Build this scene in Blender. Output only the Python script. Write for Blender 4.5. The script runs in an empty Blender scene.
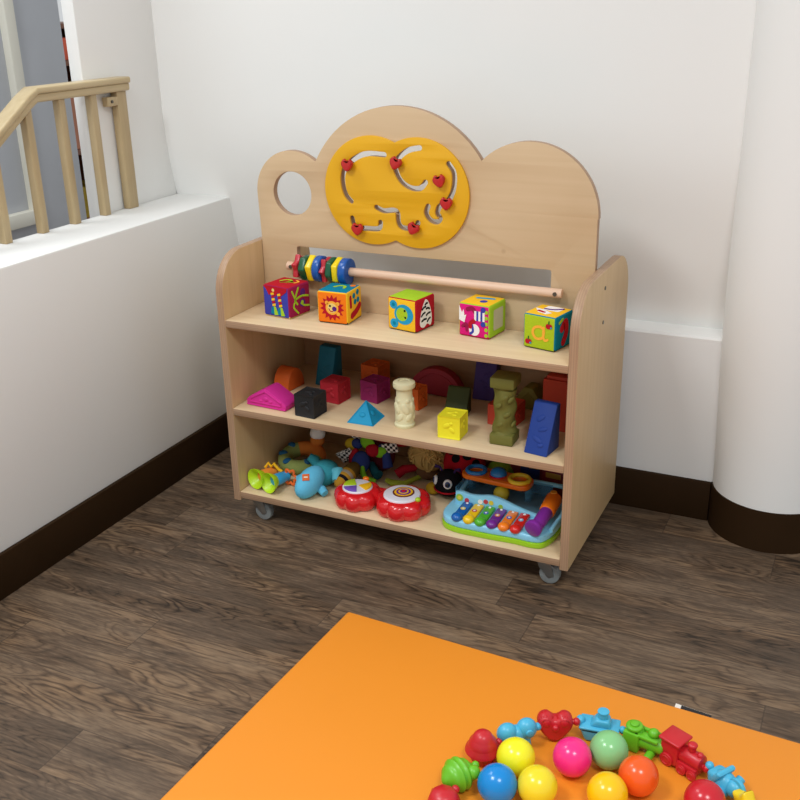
import bpy, bmesh, math, random
from mathutils import Matrix, Vector, Euler
random.seed(7)
PI = math.pi
SC = bpy.context.scene
COL = SC.collection
R = math.radians

# ------------------------------------------------------------------ materials
def lin(c):
    c = c / 255.0
    return c / 12.92 if c <= 0.04045 else ((c + 0.055) / 1.055) ** 2.4
def rgb(t): return (lin(t[0]), lin(t[1]), lin(t[2]), 1.0)
MATS = {}
def mat(name, color, rough=0.6, spec=0.4, bump=0.0, bscale=60, var=0.0, vscale=8, alpha=1.0, trans=0.0, metal=0.0, coat=0.0):
    if name in MATS: return MATS[name]
    m = bpy.data.materials.new(name); m.use_nodes = True
    nt = m.node_tree; b = nt.nodes['Principled BSDF']
    b.inputs['Roughness'].default_value = rough
    b.inputs['Specular IOR Level'].default_value = spec
    b.inputs['Metallic'].default_value = metal
    b.inputs['Coat Weight'].default_value = coat
    b.inputs['Alpha'].default_value = alpha
    b.inputs['Transmission Weight'].default_value = trans
    c = rgb(color)
    tc = nt.nodes.new('ShaderNodeTexCoord')
    n = nt.nodes.new('ShaderNodeTexNoise'); n.inputs['Scale'].default_value = vscale; n.inputs['Detail'].default_value = 4
    nt.links.new(tc.outputs['Object'], n.inputs['Vector'])
    mix = nt.nodes.new('ShaderNodeMix'); mix.data_type = 'RGBA'
    v = var if var else 0.05
    mix.inputs[6].default_value = (c[0]*(1-v), c[1]*(1-v), c[2]*(1-v), 1)
    mix.inputs[7].default_value = (min(1, c[0]*(1+v)), min(1, c[1]*(1+v)), min(1, c[2]*(1+v)), 1)
    nt.links.new(n.outputs['Fac'], mix.inputs[0])
    nt.links.new(mix.outputs[2], b.inputs['Base Color'])
    if bump:
        n2 = nt.nodes.new('ShaderNodeTexNoise'); n2.inputs['Scale'].default_value = bscale; n2.inputs['Detail'].default_value = 3
        nt.links.new(tc.outputs['Object'], n2.inputs['Vector'])
        bp = nt.nodes.new('ShaderNodeBump'); bp.inputs['Strength'].default_value = bump; bp.inputs['Distance'].default_value = 0.003
        nt.links.new(n2.outputs['Fac'], bp.inputs['Height']); nt.links.new(bp.outputs['Normal'], b.inputs['Normal'])
    MATS[name] = m
    return m

def wood(name, base, dark, axis, rough=0.42, knots=False, stripes=None):
    """plywood: faint grain running along axis (0,1,2); stripes = axis across the ply layers for sawn edges"""
    if name in MATS: return MATS[name]
    m = bpy.data.materials.new(name); m.use_nodes = True
    nt = m.node_tree; b = nt.nodes['Principled BSDF']; L = nt.links.new
    b.inputs['Roughness'].default_value = rough; b.inputs['Specular IOR Level'].default_value = 0.35
    tc = nt.nodes.new('ShaderNodeTexCoord'); mp = nt.nodes.new('ShaderNodeMapping')
    s = [60.0, 60.0, 60.0]; s[axis] = 2.2
    mp.inputs['Scale'].default_value = s
    L(tc.outputs['Object'], mp.inputs['Vector'])
    n = nt.nodes.new('ShaderNodeTexNoise'); n.inputs['Scale'].default_value = 1.0; n.inputs['Detail'].default_value = 6
    n.inputs['Distortion'].default_value = 0.6
    L(mp.outputs['Vector'], n.inputs['Vector'])
    n2 = nt.nodes.new('ShaderNodeTexNoise'); n2.inputs['Scale'].default_value = 5.0; n2.inputs['Detail'].default_value = 2
    L(tc.outputs['Object'], n2.inputs['Vector'])
    add = nt.nodes.new('ShaderNodeMath'); add.operation = 'MULTIPLY_ADD'; add.inputs[1].default_value = 0.55
    L(n.outputs['Fac'], add.inputs[0])
    mul = nt.nodes.new('ShaderNodeMath'); mul.operation = 'MULTIPLY'; mul.inputs[1].default_value = 0.45
    L(n2.outputs['Fac'], mul.inputs[0]); L(mul.outputs[0], add.inputs[2])
    ramp = nt.nodes.new('ShaderNodeValToRGB')
    ramp.color_ramp.elements[0].position = 0.32; ramp.color_ramp.elements[0].color = rgb(dark)
    ramp.color_ramp.elements[1].position = 0.66; ramp.color_ramp.elements[1].color = rgb(base)
    L(add.outputs[0], ramp.inputs['Fac'])
    out = ramp.outputs['Color']
    if stripes is not None:
        sx = nt.nodes.new('ShaderNodeSeparateXYZ'); L(tc.outputs['Object'], sx.inputs[0])
        w = nt.nodes.new('ShaderNodeMath'); w.operation = 'MULTIPLY'; w.inputs[1].default_value = 2*PI/0.0052
        L(sx.outputs[stripes], w.inputs[0])
        si = nt.nodes.new('ShaderNodeMath'); si.operation = 'SINE'; L(w.outputs[0], si.inputs[0])
        mm = nt.nodes.new('ShaderNodeMath'); mm.operation = 'MULTIPLY_ADD'; mm.inputs[1].default_value = 0.13; mm.inputs[2].default_value = 0.16
        L(si.outputs[0], mm.inputs[0])
        mx = nt.nodes.new('ShaderNodeMix'); mx.data_type = 'RGBA'
        L(mm.outputs[0], mx.inputs[0]); L(out, mx.inputs[6]); mx.inputs[7].default_value = rgb([c*0.72 for c in dark])
        out = mx.outputs[2]
    if knots:
        vo = nt.nodes.new('ShaderNodeTexVoronoi'); vo.inputs['Scale'].default_value = 7.0
        L(tc.outputs['Object'], vo.inputs['Vector'])
        mr = nt.nodes.new('ShaderNodeMapRange'); mr.inputs[1].default_value = 0.035; mr.inputs[2].default_value = 0.085
        mr.inputs[3].default_value = 0.75; mr.inputs[4].default_value = 0.0
        L(vo.outputs['Distance'], mr.inputs[0])
        mx = nt.nodes.new('ShaderNodeMix'); mx.data_type = 'RGBA'
        L(mr.outputs[0], mx.inputs[0]); L(out, mx.inputs[6]); mx.inputs[7].default_value = rgb((120, 85, 60))
        out = mx.outputs[2]
    L(out, b.inputs['Base Color'])
    MATS[name] = m
    return m

def plank_floor():
    m = bpy.data.materials.new('vinyl_planks'); m.use_nodes = True
    nt = m.node_tree; b = nt.nodes['Principled BSDF']; L = nt.links.new
    def math_(op, a, bb=None, c=None):
        n = nt.nodes.new('ShaderNodeMath'); n.operation = op
        for i, v in enumerate((a, bb, c)):
            if v is None: continue
            if isinstance(v, (int, float)): n.inputs[i].default_value = v
            else: L(v, n.inputs[i])
        return n.outputs[0]
    tc = nt.nodes.new('ShaderNodeTexCoord'); sx = nt.nodes.new('ShaderNodeSeparateXYZ')
    L(tc.outputs['Object'], sx.inputs[0])
    PW, PL = 0.118, 0.92
    row = math_('FLOOR', math_('DIVIDE', sx.outputs[1], PW))
    wn = nt.nodes.new('ShaderNodeTexWhiteNoise'); wn.noise_dimensions = '1D'; L(row, wn.inputs['W'])
    xo = math_('ADD', sx.outputs[0], math_('MULTIPLY', wn.outputs['Value'], 3.1))
    pk = math_('FLOOR', math_('DIVIDE', xo, PL))
    cv = nt.nodes.new('ShaderNodeCombineXYZ'); L(row, cv.inputs[0]); L(pk, cv.inputs[1])
    wn2 = nt.nodes.new('ShaderNodeTexWhiteNoise'); wn2.noise_dimensions = '2D'; L(cv.outputs[0], wn2.inputs['Vector'])
    rnd = wn2.outputs['Value']
    off = math_('MULTIPLY', rnd, 37.0)
    # grain coordinates
    g = nt.nodes.new('ShaderNodeCombineXYZ')
    L(math_('ADD', math_('MULTIPLY', sx.outputs[0], 3.2), off), g.inputs[0])
    L(math_('ADD', math_('MULTIPLY', sx.outputs[1], 15.0), off), g.inputs[1])
    nA = nt.nodes.new('ShaderNodeTexNoise'); nA.inputs['Scale'].default_value = 1.0; nA.inputs['Detail'].default_value = 3.0; nA.inputs['Roughness'].default_value = 0.45
    nA.inputs['Distortion'].default_value = 0.5
    L(g.outputs[0], nA.inputs['Vector'])
    rings = math_('ABSOLUTE', math_('SINE', math_('MULTIPLY', nA.outputs['Fac'], 42.0)))
    rings = math_('POWER', rings, 0.6)
    g2 = nt.nodes.new('ShaderNodeCombineXYZ')
    L(math_('ADD', math_('MULTIPLY', sx.outputs[0], 9.0), off), g2.inputs[0])
    L(math_('ADD', math_('MULTIPLY', sx.outputs[1], 190.0), off), g2.inputs[1])
    nB = nt.nodes.new('ShaderNodeTexNoise'); nB.inputs['Scale'].default_value = 1.0; nB.inputs['Detail'].default_value = 4
    L(g2.outputs[0], nB.inputs['Vector'])
    g3 = nt.nodes.new('ShaderNodeCombineXYZ')
    L(math_('ADD', math_('MULTIPLY', sx.outputs[0], 2.4), off), g3.inputs[0])
    L(math_('ADD', math_('MULTIPLY', sx.outputs[1], 7.0), off), g3.inputs[1])
    nC = nt.nodes.new('ShaderNodeTexNoise'); nC.inputs['Scale'].default_value = 1.6; nC.inputs['Detail'].default_value = 3
    L(g3.outputs[0], nC.inputs['Vector'])
    g4 = nt.nodes.new('ShaderNodeCombineXYZ')
    L(math_('ADD', math_('MULTIPLY', sx.outputs[0], 3.0), math_('MULTIPLY', off, 1.7)), g4.inputs[0])
    L(math_('ADD', math_('MULTIPLY', sx.outputs[1], 16.0), off), g4.inputs[1])
    nD = nt.nodes.new('ShaderNodeTexNoise'); nD.inputs['Scale'].default_value = 1.3; nD.inputs['Detail'].default_value = 5; nD.inputs['Roughness'].default_value = 0.6
    L(g4.outputs[0], nD.inputs['Vector'])
    # ring visibility is stronger in blotches
    msk = nt.nodes.new('ShaderNodeMapRange'); msk.inputs[1].default_value = 0.40; msk.inputs[2].default_value = 0.66; msk.inputs[3].default_value = 0.06; msk.inputs[4].default_value = 0.55
    L(nC.outputs['Fac'], msk.inputs[0])
    f = math_('MULTIPLY', math_('SUBTRACT', rings, 0.74), msk.outputs[0])
    f = math_('ADD', f, math_('MULTIPLY', math_('SUBTRACT', nB.outputs['Fac'], 0.5), 0.60))
    f = math_('ADD', f, math_('MULTIPLY', math_('SUBTRACT', nD.outputs['Fac'], 0.5), 0.85))
    f = math_('ADD', f, math_('MULTIPLY', math_('SUBTRACT', rnd, 0.5), 0.24))
    g5 = nt.nodes.new('ShaderNodeCombineXYZ')
    L(math_('ADD', math_('MULTIPLY', sx.outputs[0], 45.0), off), g5.inputs[0])
    L(math_('ADD', math_('MULTIPLY', sx.outputs[1], 260.0), off), g5.inputs[1])
    nE = nt.nodes.new('ShaderNodeTexNoise'); nE.inputs['Scale'].default_value = 1.0; nE.inputs['Detail'].default_value = 3
    L(g5.outputs[0], nE.inputs['Vector'])
    f = math_('ADD', f, math_('MULTIPLY', math_('SUBTRACT', nE.outputs['Fac'], 0.5), 0.42))
    f = math_('ADD', f, 0.49)
    ramp = nt.nodes.new('ShaderNodeValToRGB'); e = ramp.color_ramp.elements
    e[0].position = 0.12; e[0].color = rgb((46, 37, 29))
    e[1].position = 0.92; e[1].color = rgb((139, 117, 94))
    k = e.new(0.5); k.color = rgb((92, 75, 60))
    L(f, ramp.inputs['Fac'])
    tint = nt.nodes.new('ShaderNodeMix'); tint.data_type = 'RGBA'; tint.blend_type = 'MULTIPLY'
    tr_ = nt.nodes.new('ShaderNodeMapRange'); tr_.inputs[1].default_value = 0.42; tr_.inputs[2].default_value = 0.68; tr_.inputs[3].default_value = 0.0; tr_.inputs[4].default_value = 0.75
    L(nC.outputs['Fac'], tr_.inputs[0]); L(tr_.outputs[0], tint.inputs[0]); L(ramp.outputs['Color'], tint.inputs[6]); tint.inputs[7].default_value = (1.0, 0.88, 0.74, 1)
    # seams
    fy = math_('FRACT', math_('DIVIDE', sx.outputs[1], PW)); fx = math_('FRACT', math_('DIVIDE', xo, PL))
    sy = math_('LESS_THAN', math_('MINIMUM', fy, math_('SUBTRACT', 1.0, fy)), 0.010)
    sx_ = math_('LESS_THAN', math_('MINIMUM', fx, math_('SUBTRACT', 1.0, fx)), 0.0014)
    seam = math_('MULTIPLY', math_('MAXIMUM', sy, sx_), 0.45)
    mx = nt.nodes.new('ShaderNodeMix'); mx.data_type = 'RGBA'
    L(seam, mx.inputs[0]); L(tint.outputs[2], mx.inputs[6]); mx.inputs[7].default_value = rgb((44, 36, 31))
    L(mx.outputs[2], b.inputs['Base Color'])
    b.inputs['Roughness'].default_value = 0.5; b.inputs['Specular IOR Level'].default_value = 0.35
    bp = nt.nodes.new('ShaderNodeBump'); bp.inputs['Strength'].default_value = 0.12; bp.inputs['Distance'].default_value = 0.002
    L(f, bp.inputs['Height']); L(bp.outputs['Normal'], b.inputs['Normal'])
    return m

# ------------------------------------------------------------------ mesh kit
def T(x=0, y=0, z=0): return Matrix.Translation((x, y, z))
def RX(a): return Matrix.Rotation(R(a), 4, 'X')
def RY(a): return Matrix.Rotation(R(a), 4, 'Y')
def RZ(a): return Matrix.Rotation(R(a), 4, 'Z')
def SCL(x, y, z): return Matrix.Diagonal((x, y, z, 1))
I4 = Matrix.Identity(4)

def pbox(sx, sy, sz, bev=0.0, seg=2):
    bm = bmesh.new(); bmesh.ops.create_cube(bm, size=1.0)
    bmesh.ops.scale(bm, vec=(sx, sy, sz), verts=bm.verts)
    if bev: bmesh.ops.bevel(bm, geom=bm.edges[:], offset=bev, segments=seg, profile=0.5, affect='EDGES')
    return bm
def pinset(sx, sy, sz, bev, rim, depth):
    bm = bmesh.new(); bmesh.ops.create_cube(bm, size=1.0)
    bmesh.ops.scale(bm, vec=(sx, sy, sz), verts=bm.verts)
    bmesh.ops.inset_individual(bm, faces=bm.faces[:], thickness=rim, depth=-depth)
    bmesh.ops.bevel(bm, geom=bm.edges[:], offset=bev, segments=2, profile=0.5, affect='EDGES')
    return bm
def pcyl(r1, r2, h, seg=28, bev=0.0, bseg=2):
    bm = bmesh.new()
    bmesh.ops.create_cone(bm, cap_ends=True, segments=seg, radius1=r1, radius2=r2, depth=h)
    if bev:
        es = [e for e in bm.edges if abs(e.verts[0].co.z - e.verts[1].co.z) < 1e-6 and len(e.link_faces) == 2]
        bmesh.ops.bevel(bm, geom=es, offset=bev, segments=bseg, profile=0.5, affect='EDGES')
    return bm
def pball(rx, ry=None, rz=None, u=24, v=14):
    bm = bmesh.new(); bmesh.ops.create_uvsphere(bm, u_segments=u, v_segments=v, radius=1.0)
    bmesh.ops.scale(bm, vec=(rx, ry or rx, rz or rx), verts=bm.verts)
    return bm
def grid_faces(bm, rows, closed_u=True, cap=True):
    n = len(rows[0])
    for a, b in zip(rows, rows[1:]):
        for i in range(n if closed_u else n - 1):
            j = (i + 1) % n
            bm.faces.new((a[i], a[j], b[j], b[i]))
    if cap:
        bm.faces.new(rows[0][::-1]); bm.faces.new(rows[-1])
    bmesh.ops.recalc_face_normals(bm, faces=bm.faces[:])
    return bm
def ptorus(RR, r, u=36, v=12, a0=0, a1=360):
    bm = bmesh.new(); rows = []; full = abs(a1 - a0 - 360) < 1e-6
    n = u if full else u + 1
    for i in range(n):
        a = R(a0 + (a1 - a0) * i / u)
        rows.append([bm.verts.new(((RR + r*math.cos(2*PI*k/v))*math.cos(a), (RR + r*math.cos(2*PI*k/v))*math.sin(a), r*math.sin(2*PI*k/v))) for k in range(v)])
    if full: rows.append(rows[0])
    return grid_faces(bm, rows, True, not full)
def ptube(pts, r, seg=10):
    pts = [Vector(p) for p in pts]; n = len(pts)
    rs = r if isinstance(r, (list, tuple)) else [r]*n
    bm = bmesh.new(); rows = []
    t0 = (pts[1] - pts[0]).normalized()
    up = Vector((0, 0, 1)) if abs(t0.z) < 0.9 else Vector((1, 0, 0))
    side = t0.cross(up).normalized()
    for i, p in enumerate(pts):
        t = (pts[min(i+1, n-1)] - pts[max(i-1, 0)])
        t = t.normalized() if t.length > 1e-9 else t0
        side = (side - t*side.dot(t))
        side = side.normalized() if side.length > 1e-6 else t.orthogonal().normalized()
        u2 = t.cross(side)
        rows.append([bm.verts.new(p + (side*math.cos(2*PI*k/seg) + u2*math.sin(2*PI*k/seg))*rs[i]) for k in range(seg)])
    return grid_faces(bm, rows)
def pprism(outline, depth, bev=0.0, seg=2):
    """outline in XY, extruded from z=0 to z=depth"""
    bm = bmesh.new()
    a = [bm.verts.new((x, y, 0)) for x, y in outline]; b = [bm.verts.new((x, y, depth)) for x, y in outline]
    n = len(a)
    for i in range(n): bm.faces.new((a[i], a[(i+1) % n], b[(i+1) % n], b[i]))
    bm.faces.new(a[::-1]); bm.faces.new(b)
    bmesh.ops.recalc_face_normals(bm, faces=bm.faces[:])
    if bev: bmesh.ops.bevel(bm, geom=bm.edges[:], offset=bev, segments=seg, profile=0.5, affect='EDGES')
    return bm
def plathe(prof, seg=32):
    bm = bmesh.new()
    rows = [[bm.verts.new((max(r, 1e-4)*math.cos(2*PI*k/seg), max(r, 1e-4)*math.sin(2*PI*k/seg), z)) for k in range(seg)] for r, z in prof]
    return grid_faces(bm, rows)
def ppoly(verts, faces, bev=0.0, seg=2):
    bm = bmesh.new(); vs = [bm.verts.new(v) for v in verts]
    for f in faces: bm.faces.new([vs[i] for i in f])
    bmesh.ops.recalc_face_normals(bm, faces=bm.faces[:])
    if bev: bmesh.ops.bevel(bm, geom=bm.edges[:], offset=bev, segments=seg, profile=0.5, affect='EDGES')
    return bm

class MB:
    def __init__(self): self.bm = bmesh.new(); self.mats = []
    def mi(self, m):
        if m not in self.mats: self.mats.append(m)
        return self.mats.index(m)
    def add(self, bm, m, M=None, by=None):
        if M is not None: bm.transform(M)
        if M is not None and M.determinant() < 0: bmesh.ops.reverse_faces(bm, faces=bm.faces[:])
        bm.normal_update()
        k = self.mi(m)
        for f in bm.faces:
            f.material_index = k
            if by:
                mm = by(f)
                if mm: f.material_index = self.mi(mm)
        me = bpy.data.meshes.new('tmp'); bm.to_mesh(me); bm.free()
        self.bm.from_mesh(me); bpy.data.meshes.remove(me)
        return self
    def build(self, name, parent=None, M=None, angle=38):
        me = bpy.data.meshes.new(name)
        if M is not None: self.bm.transform(M)
        self.bm.to_mesh(me); self.bm.free()
        for m in self.mats: me.materials.append(m)
        for p in me.polygons: p.use_smooth = True
        me.set_sharp_from_angle(angle=R(angle))
        o = bpy.data.objects.new(name, me); COL.objects.link(o)
        if parent: o.parent = parent
        return o
def one(bm, m, name, parent=None, M=None, angle=38): return MB().add(bm, m, M).build(name, parent, None, angle)

def tag(o, label=None, cat=None, group=None, kind=None):
    if label: o['label'] = label
    if cat: o['category'] = cat
    if group: o['group'] = group
    if kind: o['kind'] = kind
    return o
def thing(name, label, cat, loc=(0, 0, 0), rz=0, group=None):
    o = bpy.data.objects.new(name, None); COL.objects.link(o)
    o.empty_display_size = 0.02
    o.location = loc; o.rotation_euler = (0, 0, R(rz))
    return tag(o, label, cat, group)
def struct(o): o['kind'] = 'structure'; return o

def smooth(pts, n=6, closed=False):
    out = []; P = [Vector((p[0], p[1], 0)) for p in pts]; m = len(P)
    for i in range(m if closed else m - 1):
        if closed: p0, p1, p2, p3 = P[i-1], P[i], P[(i+1) % m], P[(i+2) % m]
        else: p0, p1, p2, p3 = P[max(i-1, 0)], P[i], P[i+1], P[min(i+2, m-1)]
        for k in range(n):
            t = k/n
            q = 0.5*((2*p1) + (p2-p0)*t + (2*p0-5*p1+4*p2-p3)*t*t + (3*p1-p0-3*p2+p3)*t**3)
            out.append((q.x, q.y))
    if not closed: out.append((P[-1].x, P[-1].y))
    return out
def circle(cx, cy, r, n=24, ry=None, a0=0): return [(cx + r*math.cos(a0 + 2*PI*i/n), cy + (ry or r)*math.sin(a0 + 2*PI*i/n)) for i in range(n)]
def star(cx, cy, r1, r2, n): return [(cx + (r1 if i % 2 == 0 else r2)*math.cos(PI*i/n + PI/2), cy + (r1 if i % 2 == 0 else r2)*math.sin(PI*i/n + PI/2)) for i in range(2*n)]
def stroke(pts, w, sm=5):
    p = smooth(pts, sm) if sm and len(pts) > 2 else list(pts)
    lft, rgt = [], []; n = len(p)
    for i in range(n):
        a = p[max(i-1, 0)]; b = p[min(i+1, n-1)]
        dx, dy = b[0]-a[0], b[1]-a[1]; l = math.hypot(dx, dy) or 1
        nx, ny = -dy/l*w/2, dx/l*w/2
        lft.append((p[i][0]+nx, p[i][1]+ny)); rgt.append((p[i][0]-nx, p[i][1]-ny))
    def cap(c, a0):
        return [(c[0] + w/2*math.cos(a0 + PI*k/6), c[1] + w/2*math.sin(a0 + PI*k/6)) for k in range(1, 6)]
    ae = math.atan2(p[-1][1]-p[-2][1], p[-1][0]-p[-2][0]); as_ = math.atan2(p[1][1]-p[0][1], p[1][0]-p[0][0])
    return rgt + cap(p[-1], ae - PI/2) + lft[::-1] + cap(p[0], as_ + PI/2)
def rrect(x0, y0, x1, y1, r, n=5, corners=(1, 1, 1, 1)):
    out = []
    for k, (cx, cy, a) in enumerate(((x1-r, y0+r, -PI/2), (x1-r, y1-r, 0), (x0+r, y1-r, PI/2), (x0+r, y0+r, PI))):
        if corners[k]: out += [(cx + r*math.cos(a + PI/2*i/n), cy + r*math.sin(a + PI/2*i/n)) for i in range(n+1)]
        else: out.append(((x1 if k < 2 else x0), (y0 if k in (0, 3) else y1)))
    return out

def panel_bm(outline, holes, t, bev=0.0015):
    """flat board with cut-outs, in XY, thickness t centred on z=0"""
    cu = bpy.data.curves.new('panel_tmp', 'CURVE'); cu.dimensions = '2D'; cu.fill_mode = 'BOTH'
    for poly in [outline] + list(holes):
        s = cu.splines.new('POLY'); s.points.add(len(poly)-1); s.use_cyclic_u = True
        for p, (x, y) in zip(s.points, poly): p.co = (x, y, 0, 1)
    cu.extrude = t/2 - bev; cu.bevel_depth = bev; cu.bevel_resolution = 1; cu.offset = -bev
    o = bpy.data.objects.new('panel_tmp', cu); COL.objects.link(o)
    dg = bpy.context.evaluated_depsgraph_get(); dg.update()
    me = bpy.data.meshes.new_from_object(o.evaluated_get(dg))
    bpy.data.objects.remove(o); bpy.data.curves.remove(cu)
    bm = bmesh.new(); bm.from_mesh(me); bpy.data.meshes.remove(me)
    bmesh.ops.remove_doubles(bm, verts=bm.verts[:], dist=1e-6)
    return bm
XZ = Matrix(((1, 0, 0, 0), (0, 0, -1, 0), (0, 1, 0, 0), (0, 0, 0, 1)))     # XY outline -> XZ plane, depth +z -> -y
YZ = Matrix(((0, 0, 1, 0), (1, 0, 0, 0), (0, 1, 0, 0), (0, 0, 0, 1)))      # XY outline -> YZ plane, depth +z -> +x

# ------------------------------------------------------------------ palette
WHITE = mat('wall_paint', (233, 232, 229), 0.75, 0.2, bump=0.12, bscale=35, var=0.015, vscale=2.5)
DADO = mat('dado_paint', (226, 225, 223), 0.7, 0.2, bump=0.10, bscale=35, var=0.015, vscale=2.5)
SKIRT = mat('dark_brown_skirting', (47, 31, 16), 0.6, 0.08, var=0.12, vscale=14)
PLY_Z = wood('birch_plywood_upright', (208, 178, 134), (194, 162, 118), 2)
PLY_X = wood('birch_plywood_lengthwise', (205, 177, 141), (196, 167, 130), 0, knots=True)
BOARD = wood('birch_plywood_shelf', (222, 197, 160), (208, 180, 141), 0)
EDGE_X = wood('plywood_edge_across', (184, 150, 120), (162, 128, 100), 2, stripes=0)
EDGE_Y = wood('plywood_edge_deep', (184, 150, 120), (162, 128, 100), 0, stripes=1)
EDGE_Z = wood('plywood_edge_flat', (184, 150, 120), (162, 128, 100), 0, stripes=2)
BACKPLY = wood('backing_plywood', (176, 138, 100), (150, 112, 78), 0)
ROD = wood('dowel_wood', (226, 192, 166), (204, 166, 138), 0)
RAILW = wood('varnished_oak_rail', (196, 177, 140), (178, 157, 118), 1, rough=0.3)
POSTW = wood('varnished_oak_post', (184, 163, 126), (166, 143, 106), 2, rough=0.35)
MAZE = mat('yellow_maze_lacquer', (222, 166, 16), 0.45, 0.4, var=0.02)
REDK = mat('red_knob_paint', (190, 36, 36), 0.35, 0.5)
PEG = mat('dark_peg', (86, 60, 38), 0.6)
SCREW = mat('dark_steel_screw', (96, 92, 84), 0.35, 0.5, metal=0.7)
STEEL = mat('caster_steel', (150, 150, 148), 0.3, 0.5, metal=0.8)
CASTW = mat('grey_caster_rubber', (168, 174, 174), 0.15, 0.6, trans=0.45)
def rub(n, c, **k): return mat('rubber_' + n, c, 0.62, 0.3, bump=0.10, bscale=90, **k)
def pla(n, c, r=0.25, **k): return mat('plastic_' + n, c, r, 0.5, **k)
def fab(n, c, **k): return mat('fabric_' + n, c, 0.9, 0.1, bump=0.35, bscale=260, var=0.08, vscale=40, **k)

# ------------------------------------------------------------------ setting
LOW, DX = 0.743, -0.186
fl = one(ppoly([(-2.2, -3.6, 0), (3.2, -3.6, 0), (3.2, 1.8, 0), (-2.2, 1.8, 0)], [(0, 1, 2, 3)]), plank_floor(), 'floor'); struct(fl)

prof = [(0, 0), (0, 0.484), (0.004, 0.49), (0.078, 0.49)]
for z, y in [(0.49, 0.078), (0.55, 0.061), (0.605, 0.045), (0.675, 0.030), (0.743, 0.018), (0.80, 0.006), (0.86, -0.004), (0.92, -0.010), (1.0, -0.012), (1.4, -0.012), (2.7, -0.012)][1:]:
    prof.append((y, z))
prof += [(0.22, 2.7), (0.22, 0)]
mb = MB(); mb.add(pprism(prof, 3.4), WHITE, T(-0.215, 0, 0) @ YZ, by=lambda f: DADO if f.calc_center_median().z < 0.489 and f.normal.y < -0.5 else None)
struct(mb.build('wall_back', angle=25))
struct(one(pbox(-DX, 3.7, LOW, 0.006), WHITE, 'wall_left', M=T(DX/2, -3.6 + 3.7/2 - 0.0, LOW/2)))
struct(one(pbox(0.04, 0.335, 2.7, 0.003), WHITE, 'wall_left_upper', M=T(DX-0.02, -0.32 + 0.335/2, 1.35)))
# round pillar at the right
PC = (1.568, 0.03)
struct(one(plathe([(0.144, 0.0), (0.1445, 0.12), (0.148, 0.25), (0.155, 0.42), (0.159, 0.55), (0.160, 0.70), (0.160, 2.7)], 96), WHITE, 'wall_pillar', M=T(PC[0], PC[1], 0)))
arc = [(PC[0] + 0.148*math.cos(a), PC[1] + 0.148*math.sin(a)) for a in [R(190) + R(338-190)*i/40 for i in range(41)]]
arc2 = [(PC[0] + 0.142*math.cos(a), PC[1] + 0.142*math.sin(a)) for a in [R(190) + R(338-190)*i/40 for i in range(41)]]
struct(one(pprism(arc + arc2[::-1], 0.108), SKIRT, 'baseboard_pillar'))
struct(one(pbox(0.012, 3.6, 0.108, 0.002), SKIRT, 'baseboard_left', M=T(0.006, -1.8, 0.054)))
struct(one(pbox(1.424, 0.012, 0.108, 0.002), SKIRT, 'baseboard_back', M=T(0.712, -0.006, 0.054)))

# the hall beyond the low wall
GREY = mat('grey_frosted_door_glass', (184, 186, 191), 0.35, 0.4, var=0.10, vscale=5)
CREAM = mat('cream_door_frame_paint', (226, 222, 208), 0.5, 0.3)
dr = bpy.data.objects.new('door_1', None); COL.objects.link(dr); struct(dr); dr.location = (-1.0, 0, 0)
one(pbox(0.03, 1.9, 2.4, 0.003), GREY, 'door_panel', dr, T(-0.02, -0.44, 1.2))
mb = MB()
mb.add(pbox(0.05, 0.045, 1.85, 0.004), CREAM, T(0.0, 0.25, 1.475))
mb.add(pbox(0.05, 1.2, 0.05, 0.004), CREAM, T(0.0, -0.327, 0.575))
mb.build('door_frame', dr)
struct(one(pbox(0.1, 4.0, 2.7), WHITE, 'wall_hall', M=T(-1.95, -0.6, 1.35)))
# ------------------------------------------------------------------ stair railing
ra = thing('stair_railing', 'varnished pale oak handrail with square balusters standing on the white low wall', 'railing', (-0.170, 0, LOW))
path = [(-0.184, 0.327), (-0.520, 0.327), (-0.550, 0.311), (-0.80, 0.148)]
def railsec(w, h, dz):
    bm = bmesh.new(); rows = []
    sec = rrect(-w/2, -h/2, w/2, h/2, min(w, h)*0.3, 3)
    for i, (y, z) in enumerate(path):
        a = path[max(i-1, 0)]; b = path[min(i+1, len(path)-1)]
        t = Vector((0, b[0]-a[0], b[1]-a[1])).normalized(); u = t.cross(Vector((1, 0, 0))).normalized()
        if u.z < 0: u = -u
        rows.append([bm.verts.new(Vector((sx_, y, z + dz)) + u*sy_) for sx_, sy_ in sec])
    return grid_faces(bm, rows)
mb = MB(); mb.add(railsec(0.048, 0.016, 0.012), RAILW); mb.add(railsec(0.037, 0.022, -0.005), RAILW); mb.build('handrail', ra)
for y, top in ((-0.672, 0.222), (-0.550, 0.300), (-0.434, 0.312), (-0.318, 0.312)):
    one(pbox(0.022, 0.022, top, 0.002), POSTW, 'baluster', ra, T(0, y, top/2))
one(pbox(0.022, 0.038, 0.312, 0.002), POSTW, 'end_post', ra, T(0, -0.210, 0.156))
br = one(pbox(0.020, 0.040, 0.024, 0.003), POSTW, 'bracket', ra, T(0.002, -0.248, 0.288))
one(pcyl(0.004, 0.004, 0.004, 14), SCREW, 'screw', br, T(0.013, -0.253, 0.288) @ RY(90))
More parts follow.
